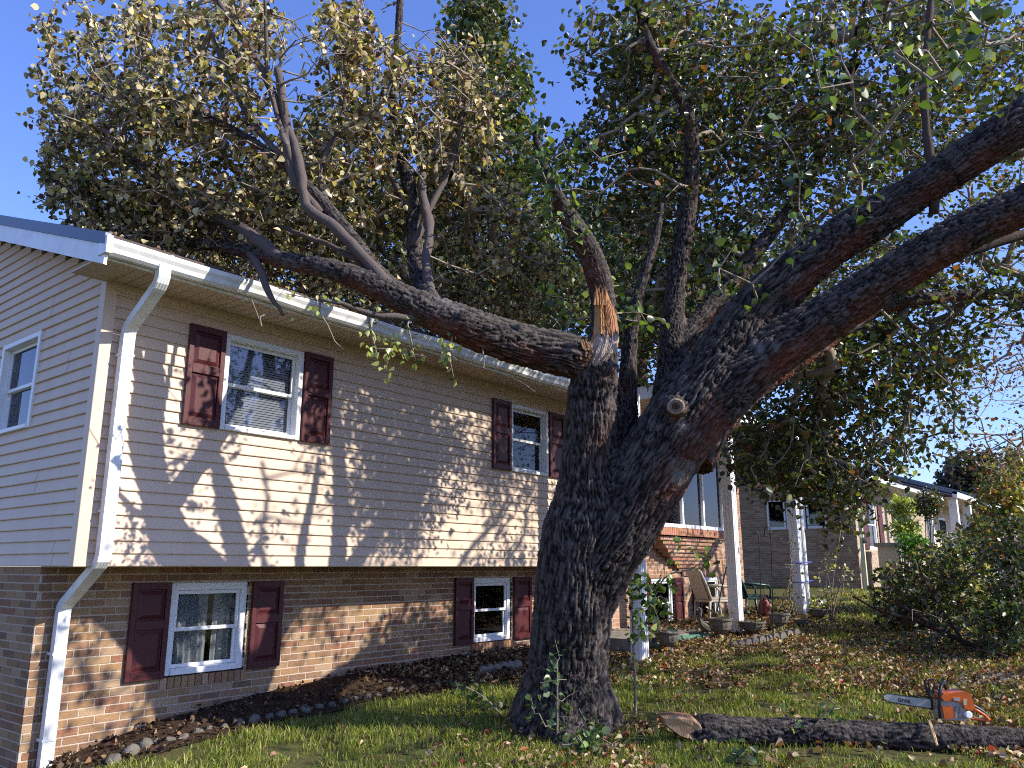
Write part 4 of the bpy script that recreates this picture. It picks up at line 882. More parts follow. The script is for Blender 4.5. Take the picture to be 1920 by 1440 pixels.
# ---------------------------------------------------------------- shrubs
def shrub(name, px, py, d, blobs, pal, label, cat='bush', per=8, leaf=.05, nstem=6, rmin=.003, spread=.09, rs=.012, mat_='leaf', wob=.1):
    r0 = gpx(px, py) if d is None else at(px, py, d); r0[2] = float(hgt(r0[0], r0[1])); t = empty(name, tuple(r0), label, cat)
    T = np.vstack(blobs); T = T[T[:, 2] > hgt(T[:, 0], T[:, 1])+.03]
    P = []; b = MB(); c = T.mean(0)
    for i in range(nstem):
        e = T[rng.integers(len(T))]*.6+c*.4; a = r0+rng.normal(size=3)*np.array([.05, .05, 0]); m = a*.5+e*.5+rng.normal(size=3)*.05
        s = spline([(*a, rs), (*m, rs*.7), (*e, rs*.4)], .08); b.tube(s[:, :3], s[:, 3], 6); P.append(s[1:, :3])
    b.build('stem', M['twig'], t, smooth=True); P = np.vstack(P)
    E_, tips, dirs, _ = grow(P, None, T, .25, .14, wob, rmin)
    V, F = prisms(*E_, 4); link('twigs', np_mesh('twig', V, F.ravel(), np.arange(len(F))*4, np.full(len(F), 4), M['twig'], smooth=True), t)
    scatter_leaves('foliage', tips, dirs, per, leaf, pal, t, spread, .1, mat_=mat_)
    return t
MIXP = [(.055, .080, .028, 3.4), (.08, .045, .03, 1.5), (.36, .32, .20, .9), (.13, .17, .05, 1.6), (.16, .08, .04, .3)]
AUTP = [(.18, .17, .05, 2), (.24, .15, .06, 1.2), (.13, .16, .04, 2), (.36, .33, .12, 1.2), (.26, .10, .05, .8)]
shrub('leafy_bush', 1760, 1215, None, [blob(1700, 1110, 70, 60, 12.5, .8, 130), blob(1790, 1080, 90, 80, 12.5, 1, 300), blob(1740, 1150, 100, 40, 12.5, .8, 170), blob(1830, 1130, 80, 60, 12, .8, 120)], MIXP, 'dark leafy bush with pale dead leaves, right of the porch', per=9, leaf=.08)
shrub('leafy_bush', 1870, 1230, None, [blob(1880, 1180, 60, 60, 10, .5, 120), blob(1920, 1100, 60, 90, 10.5, .6, 150), blob(1890, 1020, 60, 60, 11, .6, 80)], [(.04, .060, .028, 3), (.07, .10, .035, 1.5), (.09, .05, .035, .6)], 'dense dark bush at the right edge of the lawn', per=12, leaf=.07)
shrub('autumn_bush', 1880, 1100, 15, [blob(1870, 960, 60, 50, 15, 1, 130), blob(1900, 890, 50, 50, 15, 1, 90), blob(1840, 1010, 50, 40, 15, .8, 80), blob(1930, 1000, 60, 80, 15, 1, 90)], AUTP, 'tall olive and rust coloured bush at the right edge, under the maple', per=11, leaf=.1)
shrub('low_yellow_bush', 1660, 1150, 14.5, [blob(1655, 1138, 42, 20, 14.5, .4, 80)], [(.30, .30, .05, 2), (.42, .36, .05, 1), (.16, .20, .05, 2)], 'small yellow green mound on the grass beyond the porch', per=7, leaf=.05)
for (x, y, rx, ry, d, pal, lb) in ((1697, 990, 28, 15, 19, 0, 'clipped yellow topiary cushion, lower of the two'), (1690, 948, 26, 18, 19.5, 0, 'clipped yellow topiary cushion, upper of the two'), (1742, 945, 22, 24, 19, 1, 'dark round topiary with a few red leaves, right of the yellow ones'), (1712, 1022, 26, 22, 18, 2, 'bright green feathery shrub under the yellow topiary')):
    P_ = [[(.34, .38, .08, 3), (.46, .46, .14, 2), (.2, .24, .06, 1)], [(.05, .07, .03, 3), (.10, .07, .03, 1), (.20, .08, .03, .4)], [(.07, .17, .02, 3), (.12, .24, .03, 1)]][pal]
    shrub('topiary' if pal < 2 else 'green_shrub', x, 1090, d, [blob(x, y, rx, ry, d, .25, 130)], P_, lb, per=9, leaf=.07, spread=.12, nstem=4, rs=.02)
shrub('bare_vine', 1488, 1135, 14.0, [blob(1478, 1090, 12, 55, 14, .2, 30), blob(1490, 1030, 10, 30, 14, .1, 8)], [(.12, .07, .04, 1)], 'tangled dead vine climbing beside the right porch post', 'vine', per=2, leaf=.04, wob=.2)
shrub('spindly_shrub', 1560, 1150, 13.5, [blob(1560, 1070, 50, 55, 13.5, .4, 26)], [(.45, .42, .22, 2), (.2, .18, .08, 1)], 'spindly shrub with a few pale leaves before the dim brick wall', per=3, leaf=.06)
shrub('flowering_plant', 1470, 1140, 15, [blob(1468, 1130, 14, 12, 15, .2, 20)], [(.5, .36, .04, 2), (.16, .22, .05, 2)], 'small plant with yellow leaves beside the dead vine', 'plant', per=5, leaf=.05)
shrub('flowering_plant', 1530, 1150, 14, [blob(1528, 1130, 7, 18, 14, .1, 14)], [(.4, .42, .06, 2)], 'slim yellow green plant right of the last porch post', 'plant', per=5, leaf=.045)
# big fallen branch on the lawn at right
br = limb([(1890, 1235, 9.6, 5), (1800, 1200, 10.2, 4.5), (1720, 1165, 10.8, 3.5), (1650, 1145, 11.3, 2.6), (1600, 1118, 11.6, 2)])
br2 = limb([(1810, 1210, 10.1, 3.5), (1778, 1160, 10.4, 2.5), (1740, 1100, 10.6, 2), (1715, 1040, 10.8, 1.2)]); br3 = limb([(1770, 1185, 10.5, 5), (1680, 1130, 11, 3)])
b = MB()
for L in (br, br2, br3): s = spline(L, .08); b.tube(s[:, :3], s[:, 3], 6, c=(.4, .3, 0))
t = b.build('fallen_branch', M['bark'], smooth=True); tag(t, 'bare forked branch sprawling over the lawn before the dark bushes', 'branch')
E_, tips, dirs, _ = grow(*big_limb_nodes([br, br2, br3]), np.vstack([blob(1720, 1180, 80, 40, 10.6, .4, 30)]), .2, .15, .1, .003)
scatter_leaves('leaves', tips, dirs, 3, .07, DKP, t); V, F = prisms(*E_, 4); link('twigs', np_mesh('twig', V, F.ravel(), np.arange(len(F))*4, np.full(len(F), 4), M['twig']), t)

# saplings and shoots
def shoot(name, stems, leaves_at, label, n_leaf=.075, pal=BRTP, cat='sapling', per=3):
    t = empty(name, tuple(stems[0][0][:3]), label, cat); b = MB()
    for L in stems: s = spline(L, .05); b.tube(s[:, :3], s[:, 3], 6)
    b.build('stem', M['twig'], t, smooth=True)
    P, R = big_limb_nodes(stems)
    E_, tips, dirs, _ = grow(P, R, leaves_at, .1, .08, .1, .002)
    V, F = prisms(*E_, 4); link('twigs', np_mesh('twig', V, F.ravel(), np.arange(len(F))*4, np.full(len(F), 4), M['twig']), t)
    scatter_leaves('foliage', tips, dirs, per, n_leaf, pal, t, .06, .2, up=1.0)
    return t
g = gpx(1192, 1338); D0 = float(g @ FW)*CT+float(g[2])*ST
SAP = [(.10, .17, .04, 3), (.20, .28, .07, 2), (.04, .07, .03, 2), (.34, .38, .14, .7)]
shoot('sapling', [limb([(1192, 1342, D0, 3), (1190, 1270, D0, 2.6), (1187, 1200, D0, 2.3), (1185, 1120, D0, 1.8), (1184, 1060, D0, 1.2)]), limb([(1188, 1210, D0, 2), (1210, 1170, D0, 1.8), (1245, 1085, D0+.1, 1.5), (1300, 1065, D0+.2, 1.2), (1338, 1030, D0+.2, 1)])],
      np.vstack([blob(1200, 1110, 42, 40, D0, .15, 26), blob(1205, 1165, 38, 35, D0, .15, 22), blob(1240, 1110, 22, 26, D0, .1, 10), blob(1190, 1250, 18, 24, D0, .1, 6), blob(1285, 1055, 50, 20, D0+.15, .05, 6), blob(1310, 1020, 30, 30, D0+.15, .05, 3)]), 'slender green leaved sapling growing just right of the big trunk', .075, SAP)
for (x, y, bl, lb) in ((1045, 1400, [(1045, 1330, 60, 60, 20), (1080, 1385, 90, 25, 36), (1045, 1240, 10, 50, 6)], 'leafy shoots sprouting at the foot of the big trunk'), (945, 1345, [(905, 1325, 45, 22, 18), (868, 1285, 25, 20, 8)], 'low leafy shoot leaning left of the trunk foot'), (1120, 1420, [(1100, 1400, 55, 22, 24)], 'broad leaved sprout in front of the trunk foot'), (1385, 1432, [(1390, 1415, 22, 16, 12)], 'small round leaved seedling in the grass below the log'), (1500, 1400, [(1490, 1360, 70, 30, 9), (1560, 1330, 25, 30, 5)], 'sparse leafy twig lying over the log')):
    p = gpx(x, y); d = float(p @ FW)*CT+float(p[2])*ST
    stems = [limb([(x, y, d, 2.2), ((x+bx)/2, (y+by)/2-8, d, 1.8), (bx, by, d, 1.2)]) for bx, by, *_ in bl]
    shoot('leafy_shoot', stems, np.vstack([blob(bx, by, rx, ry, d, .12, n) for bx, by, rx, ry, n in bl]), lb, .06, [(.05, .09, .035, 3), (.09, .14, .045, 2), (.17, .22, .07, .8)], 'shoot')

# ---------------------------------------------------------------- the log and the chainsaw
def logbody():
    rows = [(1292, 1372, 6.35, 25), (1330, 1370, 6.33, 28), (1420, 1373, 6.32, 27), (1530, 1378, 6.3, 26), (1640, 1380, 6.28, 25), (1760, 1378, 6.25, 26), (1860, 1378, 6.2, 25), (1990, 1382, 6.15, 24), (2100, 1385, 6.1, 23)]
    L = []
    for x, y, d, r in rows:
        p = at(x, y, d); rr = r*d/FPX; p[2] = float(hgt(p[0], p[1]))+rr*.85; L.append((*p, rr))
    return L
logL = logbody()
lg = bark_body('sawn_log', [logL], None, .014, .012); tag(lg, 'bark covered sawn log lying on the grass at the bottom right', 'log')
b = MB(); d0 = 6.30      # the slanting face left by the saw, seen from the side
def L3(x, y, t): return at(x, y, d0)-FW*t
FP = [(1238, 1341), (1262, 1338), (1296, 1342), (1312, 1356), (1322, 1372), (1323, 1392), (1300, 1390), (1270, 1378), (1242, 1357)]
cx_, cy_ = 1290, 1366; rings = [[L3(x, y, -.10) for x, y in FP], [L3(x, y, .02) for x, y in FP], [L3(cx_+(x-cx_)*.86, cy_+(y-cy_)*.8, .062) for x, y in FP], [L3(cx_+(x-cx_)*.4, cy_+(y-cy_)*.4, .058) for x, y in FP]]
cl_ = [(.10, .06, .045), (.17, .085, .05), (.52, .35, .20), (.44, .27, .14)]
for rg, cc in zip(rings, cl_):
    for q_ in rg: b.v.append(tuple(q_+rng.normal(size=3)*.003)); b.c.append(cc)
m = len(FP)
for k in range(3):
    for i in range(m): b.f.append((k*m+i, k*m+(i+1) % m, (k+1)*m+(i+1) % m, (k+1)*m+i))
b.f.append(tuple(3*m+i for i in range(m)))
tag(b.build('cut_face', M['torn'], lg), 'pale freshly sawn slanting end')
b = MB(); c0 = at(1742, 1352, 6.2); c1 = at(1757, 1398, 6.0); b.tube([c0, (c0+c1)/2, c1], [.012, .016, .009], 6, c=(.5, .36, .2)); b.build('cut_face', M['torn'], lg)

# chainsaw in its own frame: u along the bar (image left), w up, v towards the camera
sawroot = at(1788, 1342, 6.32); zt = float(hgt(sawroot[0], sawroot[1]))
saw = empty('chainsaw', tuple(sawroot), 'orange and grey chainsaw with a long steel bar resting on the log', 'chainsaw')
sx = 6.32/FPX
def SP(x, y, t=0): # picture position on the plane of the saw, t metres toward the viewer
    return at(x, y, 6.32)-FW*t
def ext(b, poly, t0, t1, c=None):
    A = [SP(x, y, t1) for x, y in poly]; B_ = [SP(x, y, t0) for x, y in poly]
    b.quad(*A[::-1], c=c); b.quad(*B_, c=c)
    for i in range(len(poly)): j = (i+1) % len(poly); b.quad(A[i], A[j], B_[j], B_[i], c=c)
b = MB(); top = [(1752, 1309), (1744, 1308.5)]
bar = [(1746, 1311), (1700, 1306), (1670, 1301.5), (1663, 1301), (1658, 1303), (1656, 1307), (1658, 1311), (1664, 1314.5), (1700, 1321.5), (1746, 1328)]
ext(b, bar, -.004, .004); bar_o = part(b, 'guide_bar', 'steel', saw)
b = MB()
for i in range(len(bar)-1):
    (xa, ya), (xb, yb) = bar[i], bar[i+1]; n = max(1, int(math.hypot(xb-xa, yb-ya)/2.4))
    for k in range(n):
        x = xa+(xb-xa)*k/n; y = ya+(yb-ya)*k/n; cx, cy = 1700, 1314; dx, dy = (0, -1) if i < 4 else ((0, 1) if i > 5 else (-1, 0)); h = 1.6 if k % 2 else .8
        ext(b, [(x-.9, y-dy*.3-h*(dy < 0)), (x+.9, y-dy*.3-h*(dy < 0)), (x+.9, y+h*(dy > 0)+.3), (x-.9, y+h*(dy > 0)+.3)] if dx == 0 else [(x-h, y-1), (x+.3, y-1), (x+.3, y+1), (x-h, y+1)], -.005, .005)
part(b, 'chain', 'black', bar_o)
# lettering STIHL as small raised strokes
LET = {'S': [[(1, 1), (0, 1), (0, .5), (1, .5), (1, 0), (0, 0)]], 'T': [[(0, 1), (1, 1)], [(.5, 1), (.5, 0)]], 'I': [[(.5, 1), (.5, 0)]], 'H': [[(0, 1), (0, 0)], [(1, 1), (1, 0)], [(0, .5), (1, .5)]], 'L': [[(0, 1), (0, 0), (1, 0)]]}
b = MB(); x0 = 1683.5; sk = .14
for ch in 'STIHL':
    wd = 4.2 if ch != 'I' else 1.6
    for st in LET[ch]:
        for (ax_, ay), (bx_, by_) in zip(st[:-1], st[1:]):
            def Q(u, v): X = x0+u*wd+v*.9; return X, 1314.6-v*5.2+(X-1683)*sk
            A = np.array(Q(ax_, ay)); B_ = np.array(Q(bx_, by_)); d = (B_-A)/np.linalg.norm(B_-A); nn = np.array([-d[1], d[0]])*.62; A = A-d*.5; B_ = B_+d*.5
            ext(b, [tuple(A-nn), tuple(B_-nn), tuple(B_+nn), tuple(A+nn)], .0045, .0065)
    x0 += wd+1.5
part(b, 'lettering', 'black', bar_o)
b = MB(); ext(b, [(1755, 1303), (1762, 1298), (1775, 1296.5), (1790, 1294.5), (1800, 1294), (1809, 1296.5), (1813, 1303), (1817, 1318), (1820, 1326), (1812, 1328), (1800, 1327), (1796, 1316), (1780, 1311), (1762, 1312)], -.09, .07)
cov = part(b, 'top_cover', 'orange', saw, bevel=.008)
b = MB(); ext(b, [(1757, 1312), (1796, 1314), (1800, 1328), (1806, 1349), (1762, 1348), (1756, 1335)], -.085, .05); part(b, 'crankcase', 'alloy', saw, bevel=.006)
b = MB(); ext(b, [(1758, 1320), (1778, 1323), (1780, 1344), (1763, 1346)], .05, .068); part(b, 'sprocket_cover', 'orange', saw, bevel=.003)
b = MB()
for i in range(6): ext(b, [(1782+i*2.4, 1322), (1783.3+i*2.4, 1322), (1784+i*2.4, 1344), (1782.7+i*2.4, 1344)], .05, .062)
part(b, 'muffler', 'alloy', saw)
b = MB(); c = SP(1806, 1337, .05); b.lathe(0, 0, [(.028, 0), (.028, .03), (.02, .034)], 16)
qv = Vector(-FW).to_track_quat('Z', 'Y'); b.v = [tuple(np.array(qv @ Vector(v))+c) for v in b.v]; part(b, 'fuel_cap', 'vinyl', saw)
b = MB(); b.tube([SP(x, y, t) for x, y, t in ((1754, 1342, .075), (1750, 1325, .09), (1750, 1305, .095), (1753, 1291, .08), (1760, 1282, .04), (1769, 1280, 0), (1778, 1285, -.05), (1784, 1295, -.08))], .0125, 9); part(b, 'front_handle', 'black', saw, smooth=True)
b = MB(); b.tube([SP(x, y, t) for x, y, t in ((1748, 1330, -.01), (1745, 1305, -.01), (1741, 1294, -.02), (1738, 1284, -.03), (1737, 1276, -.03))], [.018, .016, .014, .009, .006], 7); b.tube([SP(x, y, .02) for x, y in ((1746, 1300), (1749, 1288), (1750, 1279))], [.012, .009, .005], 6); b.tube([SP(x, y, 0) for x, y in ((1738, 1277), (1744, 1274), (1751, 1273))], .006, 6); b.tube([SP(x, y, -.01) for x, y in ((1745, 1296), (1743, 1286), (1742, 1278))], [.01, .007, .005], 6); part(b, 'hand_guard', 'black', saw)
b = MB(); b.tube([SP(x, y, 0) for x, y in ((1812, 1320), (1822, 1322), (1838, 1331), (1849, 1339), (1853, 1348))], [.02, .017, .015, .014, .011], 8, c=None); rh = part(b, 'rear_handle', 'black', saw, smooth=True)
b = MB(); b.tube([SP(x, y, .006) for x, y in ((1819, 1325), (1835, 1334), (1846, 1341), (1853, 1349), (1851, 1352))], [.014, .013, .013, .014, .012], 8); b.tube([SP(x, y, 0) for x, y in ((1814, 1328), (1816, 1342), (1822, 1347), (1838, 1349), (1851, 1351))], [.012, .012, .011, .009, .01], 7); part(b, 'trigger_guard', 'orange', saw, smooth=True)
b = MB(); ext(b, [(1797, 1308), (1803, 1308), (1803, 1319), (1797, 1319)], .072, .074, (.5, .5, .1)); part(b, 'decal', 'yellow', cov)
b = MB(); ext(b, [(1778, 1306), (1790, 1306), (1789, 1311), (1779, 1311)], .07, .078); part(b, 'cover_screw', 'alloy', cov)

# ---------------------------------------------------------------- porch things
def urn(x, y, rpx, label, h=1.0, plants=True):
    g = gpx(x, y); d = float(g @ FW)*CT+float(g[2])*ST; R_ = rpx*d/FPX; t = empty('planter_urn', tuple(g), label, 'planter', 'stone urns along the porch'); z = float(g[2])-.01; H = R_*1.55*h
    b = MB(); prof = [(.55, 0), (.55, .08), (.36, .12), (.25, .2), (.24, .28), (.45, .36), (.72, .5), (.84, .7), (.87, .86), (.98, .9), (1.0, .97), (.98, 1.0), (.86, 1.0), (.82, .9)]
    n = 28; k = len(b.v)
    for j, (r, zz) in enumerate(prof):
        for i in range(n):
            a = 2*math.pi*i/n; fl = 1+(.035 if i % 2 else -.0)*(1 if 4 <= j <= 8 else 0); b.v.append((g[0]+R_*r*fl*math.cos(a), g[1]+R_*r*fl*math.sin(a), z+zz*H)); b.c.append((1, 1, 1))
    for j in range(len(prof)-1):
        for i in range(n): b.f.append((k+j*n+i, k+j*n+(i+1) % n, k+(j+1)*n+(i+1) % n, k+(j+1)*n+i))
    b.f.append(tuple(k+(len(prof)-1)*n+i for i in range(n)))
    b.build('bowl', M['stone'], t)
    if plants:
        T = np.array([[g[0]+rng.normal()*R_*.4, g[1]+rng.normal()*R_*.4, z+H+rng.uniform(.01, .1)] for _ in range(14)])
        scatter_leaves('dead_plants', T, rng.normal(size=(14, 3)), 3, .05, [(.14, .10, .06, 2), (.10, .12, .04, 1)], t, .08, 0)
    return t
urn(1252, 1222, 25, 'fluted stone urn nearest the big trunk', 1.0)
urn(1352, 1200, 24, 'stone urn in front of the middle porch post', 1.1)
urn(1412, 1193, 26, 'wide low stone bowl right of the middle porch post', .7)
urn(1462, 1182, 21, 'pale stone urn between the two right porch posts, on leaf litter', 1.0)
urn(1536, 1165, 18, 'square looking stone urn right of the last porch post', .85)
urn(1505, 1176, 17, 'small stone urn in fallen leaves under the last porch post', .6)
def chair(cx, cy, z, rot, m, label, s=1.0):
    t = empty('patio_chair', (cx, cy, z), label, 'chair', 'patio chairs on the porch'); t.rotation_euler = (0, 0, rot)
    def P(b, name, **k):
        o = b.build(name, M[m], None, **k); o.parent = t; return o
    b = MB(); b.box(-.25, .25, -.24, .24, .38, .42); P(b, 'seat', bevel=.012)
    b = MB(); n = 9
    for k in range(n):
        x = -.23+k*.46/(n-1); b.tube([(x, .2, .42), (x*1.02, .27, .62), (x*.95, .36, .88+.04*math.cos(x*6))], .016, 5)
    b.tube([(-.25, .2, .42), (-.26, .27, .64), (-.22, .36, .88), (0, .385, .95), (.22, .36, .88), (.26, .27, .64), (.25, .2, .42)], .022, 7); P(b, 'backrest', smooth=True)
    b = MB()
    for (ya, za), (yb, zb) in (((.2, .43), (.27, .63)), ((.27, .63), (.355, .9))): b.quad((-.22, ya+.01, za), (.22, ya+.01, za), (.22, yb+.01, zb), (-.22, yb+.01, zb)); b.quad((-.22, ya+.03, za), (.22, ya+.03, za), (.22, yb+.03, zb), (-.22, yb+.03, zb))
    b.box(-.23, .23, -.24, .18, .42, .46); P(b, 'cushion', bevel=.01)
    for sx_ in (-1, 1):
        b = MB(); b.tube([(sx_*.26, .27, .66), (sx_*.30, .1, .66), (sx_*.30, -.2, .63), (sx_*.27, -.26, .55), (sx_*.26, -.24, .4)], [.02, .024, .024, .02, .018], 7); P(b, 'armrest', smooth=True)
        for sy in (-1, 1):
            b = MB(); b.tube([(sx_*.24, sy*.22, .4), (sx_*.27, sy*.27, 0)], [.024, .018], 7); P(b, 'leg', smooth=True)
    return t
chair(13.1, 6.15, -.97, .95, 'plastic', 'weathered tan plastic armchair in front of the brick corbel')
chair(14.75, 6.2, -.97, .9, 'greenplastic', 'dark green plastic armchair right of the middle porch post')
def hook(x, ytop, ybot, label, hk=10):
    g = gpx(x, ybot); d = float(g @ FW)*CT+float(g[2])*ST; b = MB()
    P = [at(x, ybot+3, d), at(x-2, (ytop+ybot)/2, d), at(x-5, ytop+10, d), at(x-6, ytop, d), at(x-6-hk*.4, ytop-5, d), at(x-6-hk, ytop, d), at(x-6-hk, ytop+10, d), at(x-6-hk*.6, ytop+14, d)]
    s = spline([(*p, .009) for p in P], .04); b.tube(s[:, :3], .009, 6); return tag(b.build('garden_hook', M['black'], smooth=True), label, 'hook', 'iron plant hooks by the porch')
hook(1450, 992, 1205, 'taller iron garden hook pole, right of the pair'); hook(1428, 1002, 1180, 'shorter iron garden hook pole, left of the pair', 8)
b = MB(); a = at(1362, 1062, 12.2); c = at(1339, 1172, 12.2); b.tube([a, c], .011, 6); tag(b.build('walking_stick', M['black']), 'black stick leaning against the middle porch post', 'stick')
g = gpx(1442, 1172); b = MB(); t = empty('red_lantern', tuple(g), 'small dark red lantern standing behind the hook poles', 'lantern')
b.lathe(g[0]+.6, g[1]+.3, [(.09, g[2]), (.1, g[2]+.04), (.07, g[2]+.08), (.1, g[2]+.16), (.1, g[2]+.3), (.06, g[2]+.38), (.03, g[2]+.44)], 12); part(b, 'body', 'red', t); b = MB(); b.tube([(g[0]+.6-.08, g[1]+.3, g[2]+.38), (g[0]+.6, g[1]+.3, g[2]+.52), (g[0]+.6+.08, g[1]+.3, g[2]+.38)], .006, 5); part(b, 'handle', 'black', t)
# stone goose at the end of the splash tray
g = gpx(1326, 1192); t = empty('garden_goose', tuple(g), 'small weathered stone goose beside the middle urn', 'statue'); b = MB(); x, y, z = g
s = spline([(x+.16, y-.1, z+.12, .02), (x+.06, y-.04, z+.13, .07), (x-.05, y, z+.14, .085), (x-.12, y+.03, z+.19, .055), (x-.13, y+.04, z+.28, .025), (x-.11, y+.03, z+.36, .022), (x-.15, y+.04, z+.40, .03), (x-.2, y+.06, z+.385, .012)], .03); b.tube(s[:, :3], s[:, 3], 10); b.box(x-.05, x+.05, y-.05, y+.05, z-.02, z+.07); part(b, 'body', 'stone', t, smooth=False)
b = MB(); g = at(1300, 1180, 11.8); z = float(hgt(g[0], g[1])); u_ = np.array([.93, -.37, 0]); b.obox((g[0]-.3, g[1]+.1, z+.02), u_, (.37, .93, 0), (0, 0, 1), .75, .22, .03); b.obox((g[0]-.3, g[1]+.1, z+.05), u_, (.37, .93, 0), (0, 0, 1), .75, .02, .04); b.obox((g[0]-.22, g[1]+.3, z+.05), u_, (.37, .93, 0), (0, 0, 1), .75, .02, .04)
tag(b.build('splash_tray', mat('green_tray', (.10, .22, .15), .5)), 'long green plastic splash tray on the ground left of the goose', 'tray')
# solar light
g = gpx(1540, 1150); b = MB(); b.tube([g, g+np.array([0, 0, .22])], .008, 6); b.lathe(g[0], g[1], [(.03, g[2]+.14), (.035, g[2]+.2), (.09, g[2]+.215), (.09, g[2]+.235), (.02, g[2]+.25)], 14); tag(b.build('path_light', M['white'], smooth=False), 'small white garden light on the grass right of the last post', 'garden light')

# ---------------------------------------------------------------- edging stones
def rock(x, y, r, label, kind='rock'):
    g = gpx(x, y); d = float(g @ FW)*CT+float(g[2])*ST; R_ = r*1.18*d/FPX; r_ = np.random.default_rng(int(x*13+y)); n1, n2 = 9, 14; b = MB()
    if kind == 'rock':
        for i in range(n1+1):
            for j in range(n2):
                th = math.pi*i/n1; ph = 2*math.pi*j/n2; v = np.array([math.sin(th)*math.cos(ph), math.sin(th)*math.sin(ph)*.8, math.cos(th)*.72]); b.v.append(v); b.c.append((1, 1, 1))
        Vn = np.array(b.v); f_ = .8+.5*vnoise(Vn*1.7+x)+.12*vnoise(Vn*5+y); Vn = Vn*f_[:, None]*R_*.92
    else:   # scalloped concrete block with a rounded top
        pr = [(math.cos(a)*R_*.9, R_*1.05+math.sin(a)*R_*.9) for a in np.linspace(0, math.pi, 10)]; pr = [(R_*.9, -R_)]+pr+[(-R_*.9, -R_)]
        for t_ in (-.03, .03):
            for a, z in pr: b.v.append((a*.83+t_*.5, -a*.5+t_, z)); b.c.append((1, 1, 1))
        m = len(pr); b.f.append(tuple(range(m))[::-1]); b.f.append(tuple(range(m, 2*m)))
        for i in range(m): j = (i+1) % m; b.f.append((i, j, m+j, m+i))
        Vn = np.array(b.v)
    if kind == 'rock':
        for i in range(n1):
            for j in range(n2): a = i*n2+j; c = i*n2+(j+1) % n2; b.f.append((a, a+n2, c+n2, c))
    ang = r_.uniform(0, 3) if kind == 'rock' else 0; ca, sa = math.cos(ang), math.sin(ang)
    Vn = np.stack([Vn[:, 0]*ca-Vn[:, 1]*sa, Vn[:, 0]*sa+Vn[:, 1]*ca, Vn[:, 2]], 1)
    b.v = [tuple(v+np.array([g[0], g[1], g[2]+R_*(.4 if kind == 'rock' else 0)])) for v in Vn]
    o = b.build('edging_stone' if kind == 'rock' else 'edging_block', M['stone'] if kind == 'rock' else M['concrete'], None, smooth=(kind == 'rock'))
    return tag(o, label, 'stone' if kind == 'rock' else 'edging block', 'rough stones edging the mulch bed' if kind == 'rock' else 'rounded concrete blocks edging the bed')
for i, (x, y, r) in enumerate([(212, 1432, 14), (245, 1418, 15), (272, 1402, 12), (292, 1396, 8), (318, 1393, 9), (345, 1387, 9), (370, 1377, 9), (392, 1371, 8), (420, 1368, 9), (447, 1362, 10), (476, 1356, 12), (505, 1349, 9), (527, 1345, 9), (549, 1340, 8), (572, 1336, 10), (598, 1330, 8), (622, 1326, 8), (645, 1320, 8), (664, 1317, 8), (688, 1311, 8), (708, 1306, 7), (730, 1301, 9), (752, 1297, 7), (775, 1294, 7), (798, 1290, 6), (820, 1286, 6), (842, 1283, 6), (862, 1279, 7), (880, 1276, 7), (897, 1273, 7)]):
    rock(x, y, r, 'rough grey field stone in the row edging the mulch bed, left of the trunk')
for x, y in ((905, 1266), (918, 1264), (931, 1262), (944, 1259), (957, 1257), (970, 1255)): rock(x, y, 7.5, 'pale rounded concrete edging block, in the short row just left of the trunk', 'b')
for x, y in ((1158, 1226), (1172, 1225)): rock(x, y, 7, 'pale rounded concrete edging block just right of the trunk', 'b')
for i in range(10): rock(1376+i*13, 1218-i*2.6, 6.5, 'dim rounded concrete edging block in the row before the porch urns', 'b')

# ---------------------------------------------------------------- grass, fallen leaves
def in_view(n, d0, d1, x0=-60, x1=2000):
    """random ground points in the wedge the yard shows, density falling with distance"""
    a = np.radians(rng.uniform(-35, 47, n)); r = d0*(d1/d0)**rng.random(n); X = r*np.cos(a)*FW[0]+r*np.sin(a)*RT[0]; Y = r*np.cos(a)*FW[1]+r*np.sin(a)*RT[1]; return X, Y
def lawn_ok(X, Y):
    bf_ = np.interp(X, [2.6, 3.4, 4, 5.5, 7, 8.3, 9, 10, 12, 16.5], [6.75, 6.5, 6.35, 6.3, 6.15, 6.05, 5.95, 5.6, 5.1, 4.9])
    ok = (Y < bf_-.03) | (X > 17)
    ok &= ~((X > 9.5) & (X < 16.5) & (Y > 5.0)); t = (1.9-Y)/7.5; px = 9.95+t*1.5
    ok &= ~((X > px+.13) & (X < px+1.0) & (Y < 1.85)); ok &= ~((Y > 6.9) & (X < 23.5) & (X > 2.5)); ok &= ~((Y > 6.9) & (X > 24.4) & (X < 45))
    return ok
X, Y = in_view(440000, 4.2, 30); k = lawn_ok(X, Y); X, Y = X[k], Y[k]
P3 = np.stack([X, Y, np.zeros_like(X)], 1); cl = vnoise(P3*2.2)*.6+vnoise(P3*7+3)*.4; soil = vnoise(P3*1.1+31); k = (cl > .30) & ((soil < .68) | (rng.random(len(X)) < .5)) & (rng.random(len(X)) < np.clip((cl-.25)*3, .15, 1)); X, Y, cl = X[k], Y[k], cl[k]
Z = hgt(X, Y); n = len(X); r = np.hypot(X, Y); H = rng.uniform(.028, .070, n)*(.6+.8*cl); H *= np.where(rng.random(n) < .03, 1.7, 1); wd = rng.uniform(.0022, .0042, n)*np.clip(r/6, 1, 3.2)
th = rng.uniform(0, 2*math.pi, n); dx, dy = np.cos(th), np.sin(th); lean = rng.uniform(.1, .9, n)*H; th2 = rng.uniform(0, 2*math.pi, n); lx, ly = np.cos(th2)*lean, np.sin(th2)*lean
V = np.zeros((n, 5, 3))
V[:, 0] = np.stack([X-dx*wd, Y-dy*wd, Z-.005], 1); V[:, 1] = np.stack([X+dx*wd, Y+dy*wd, Z-.005], 1)
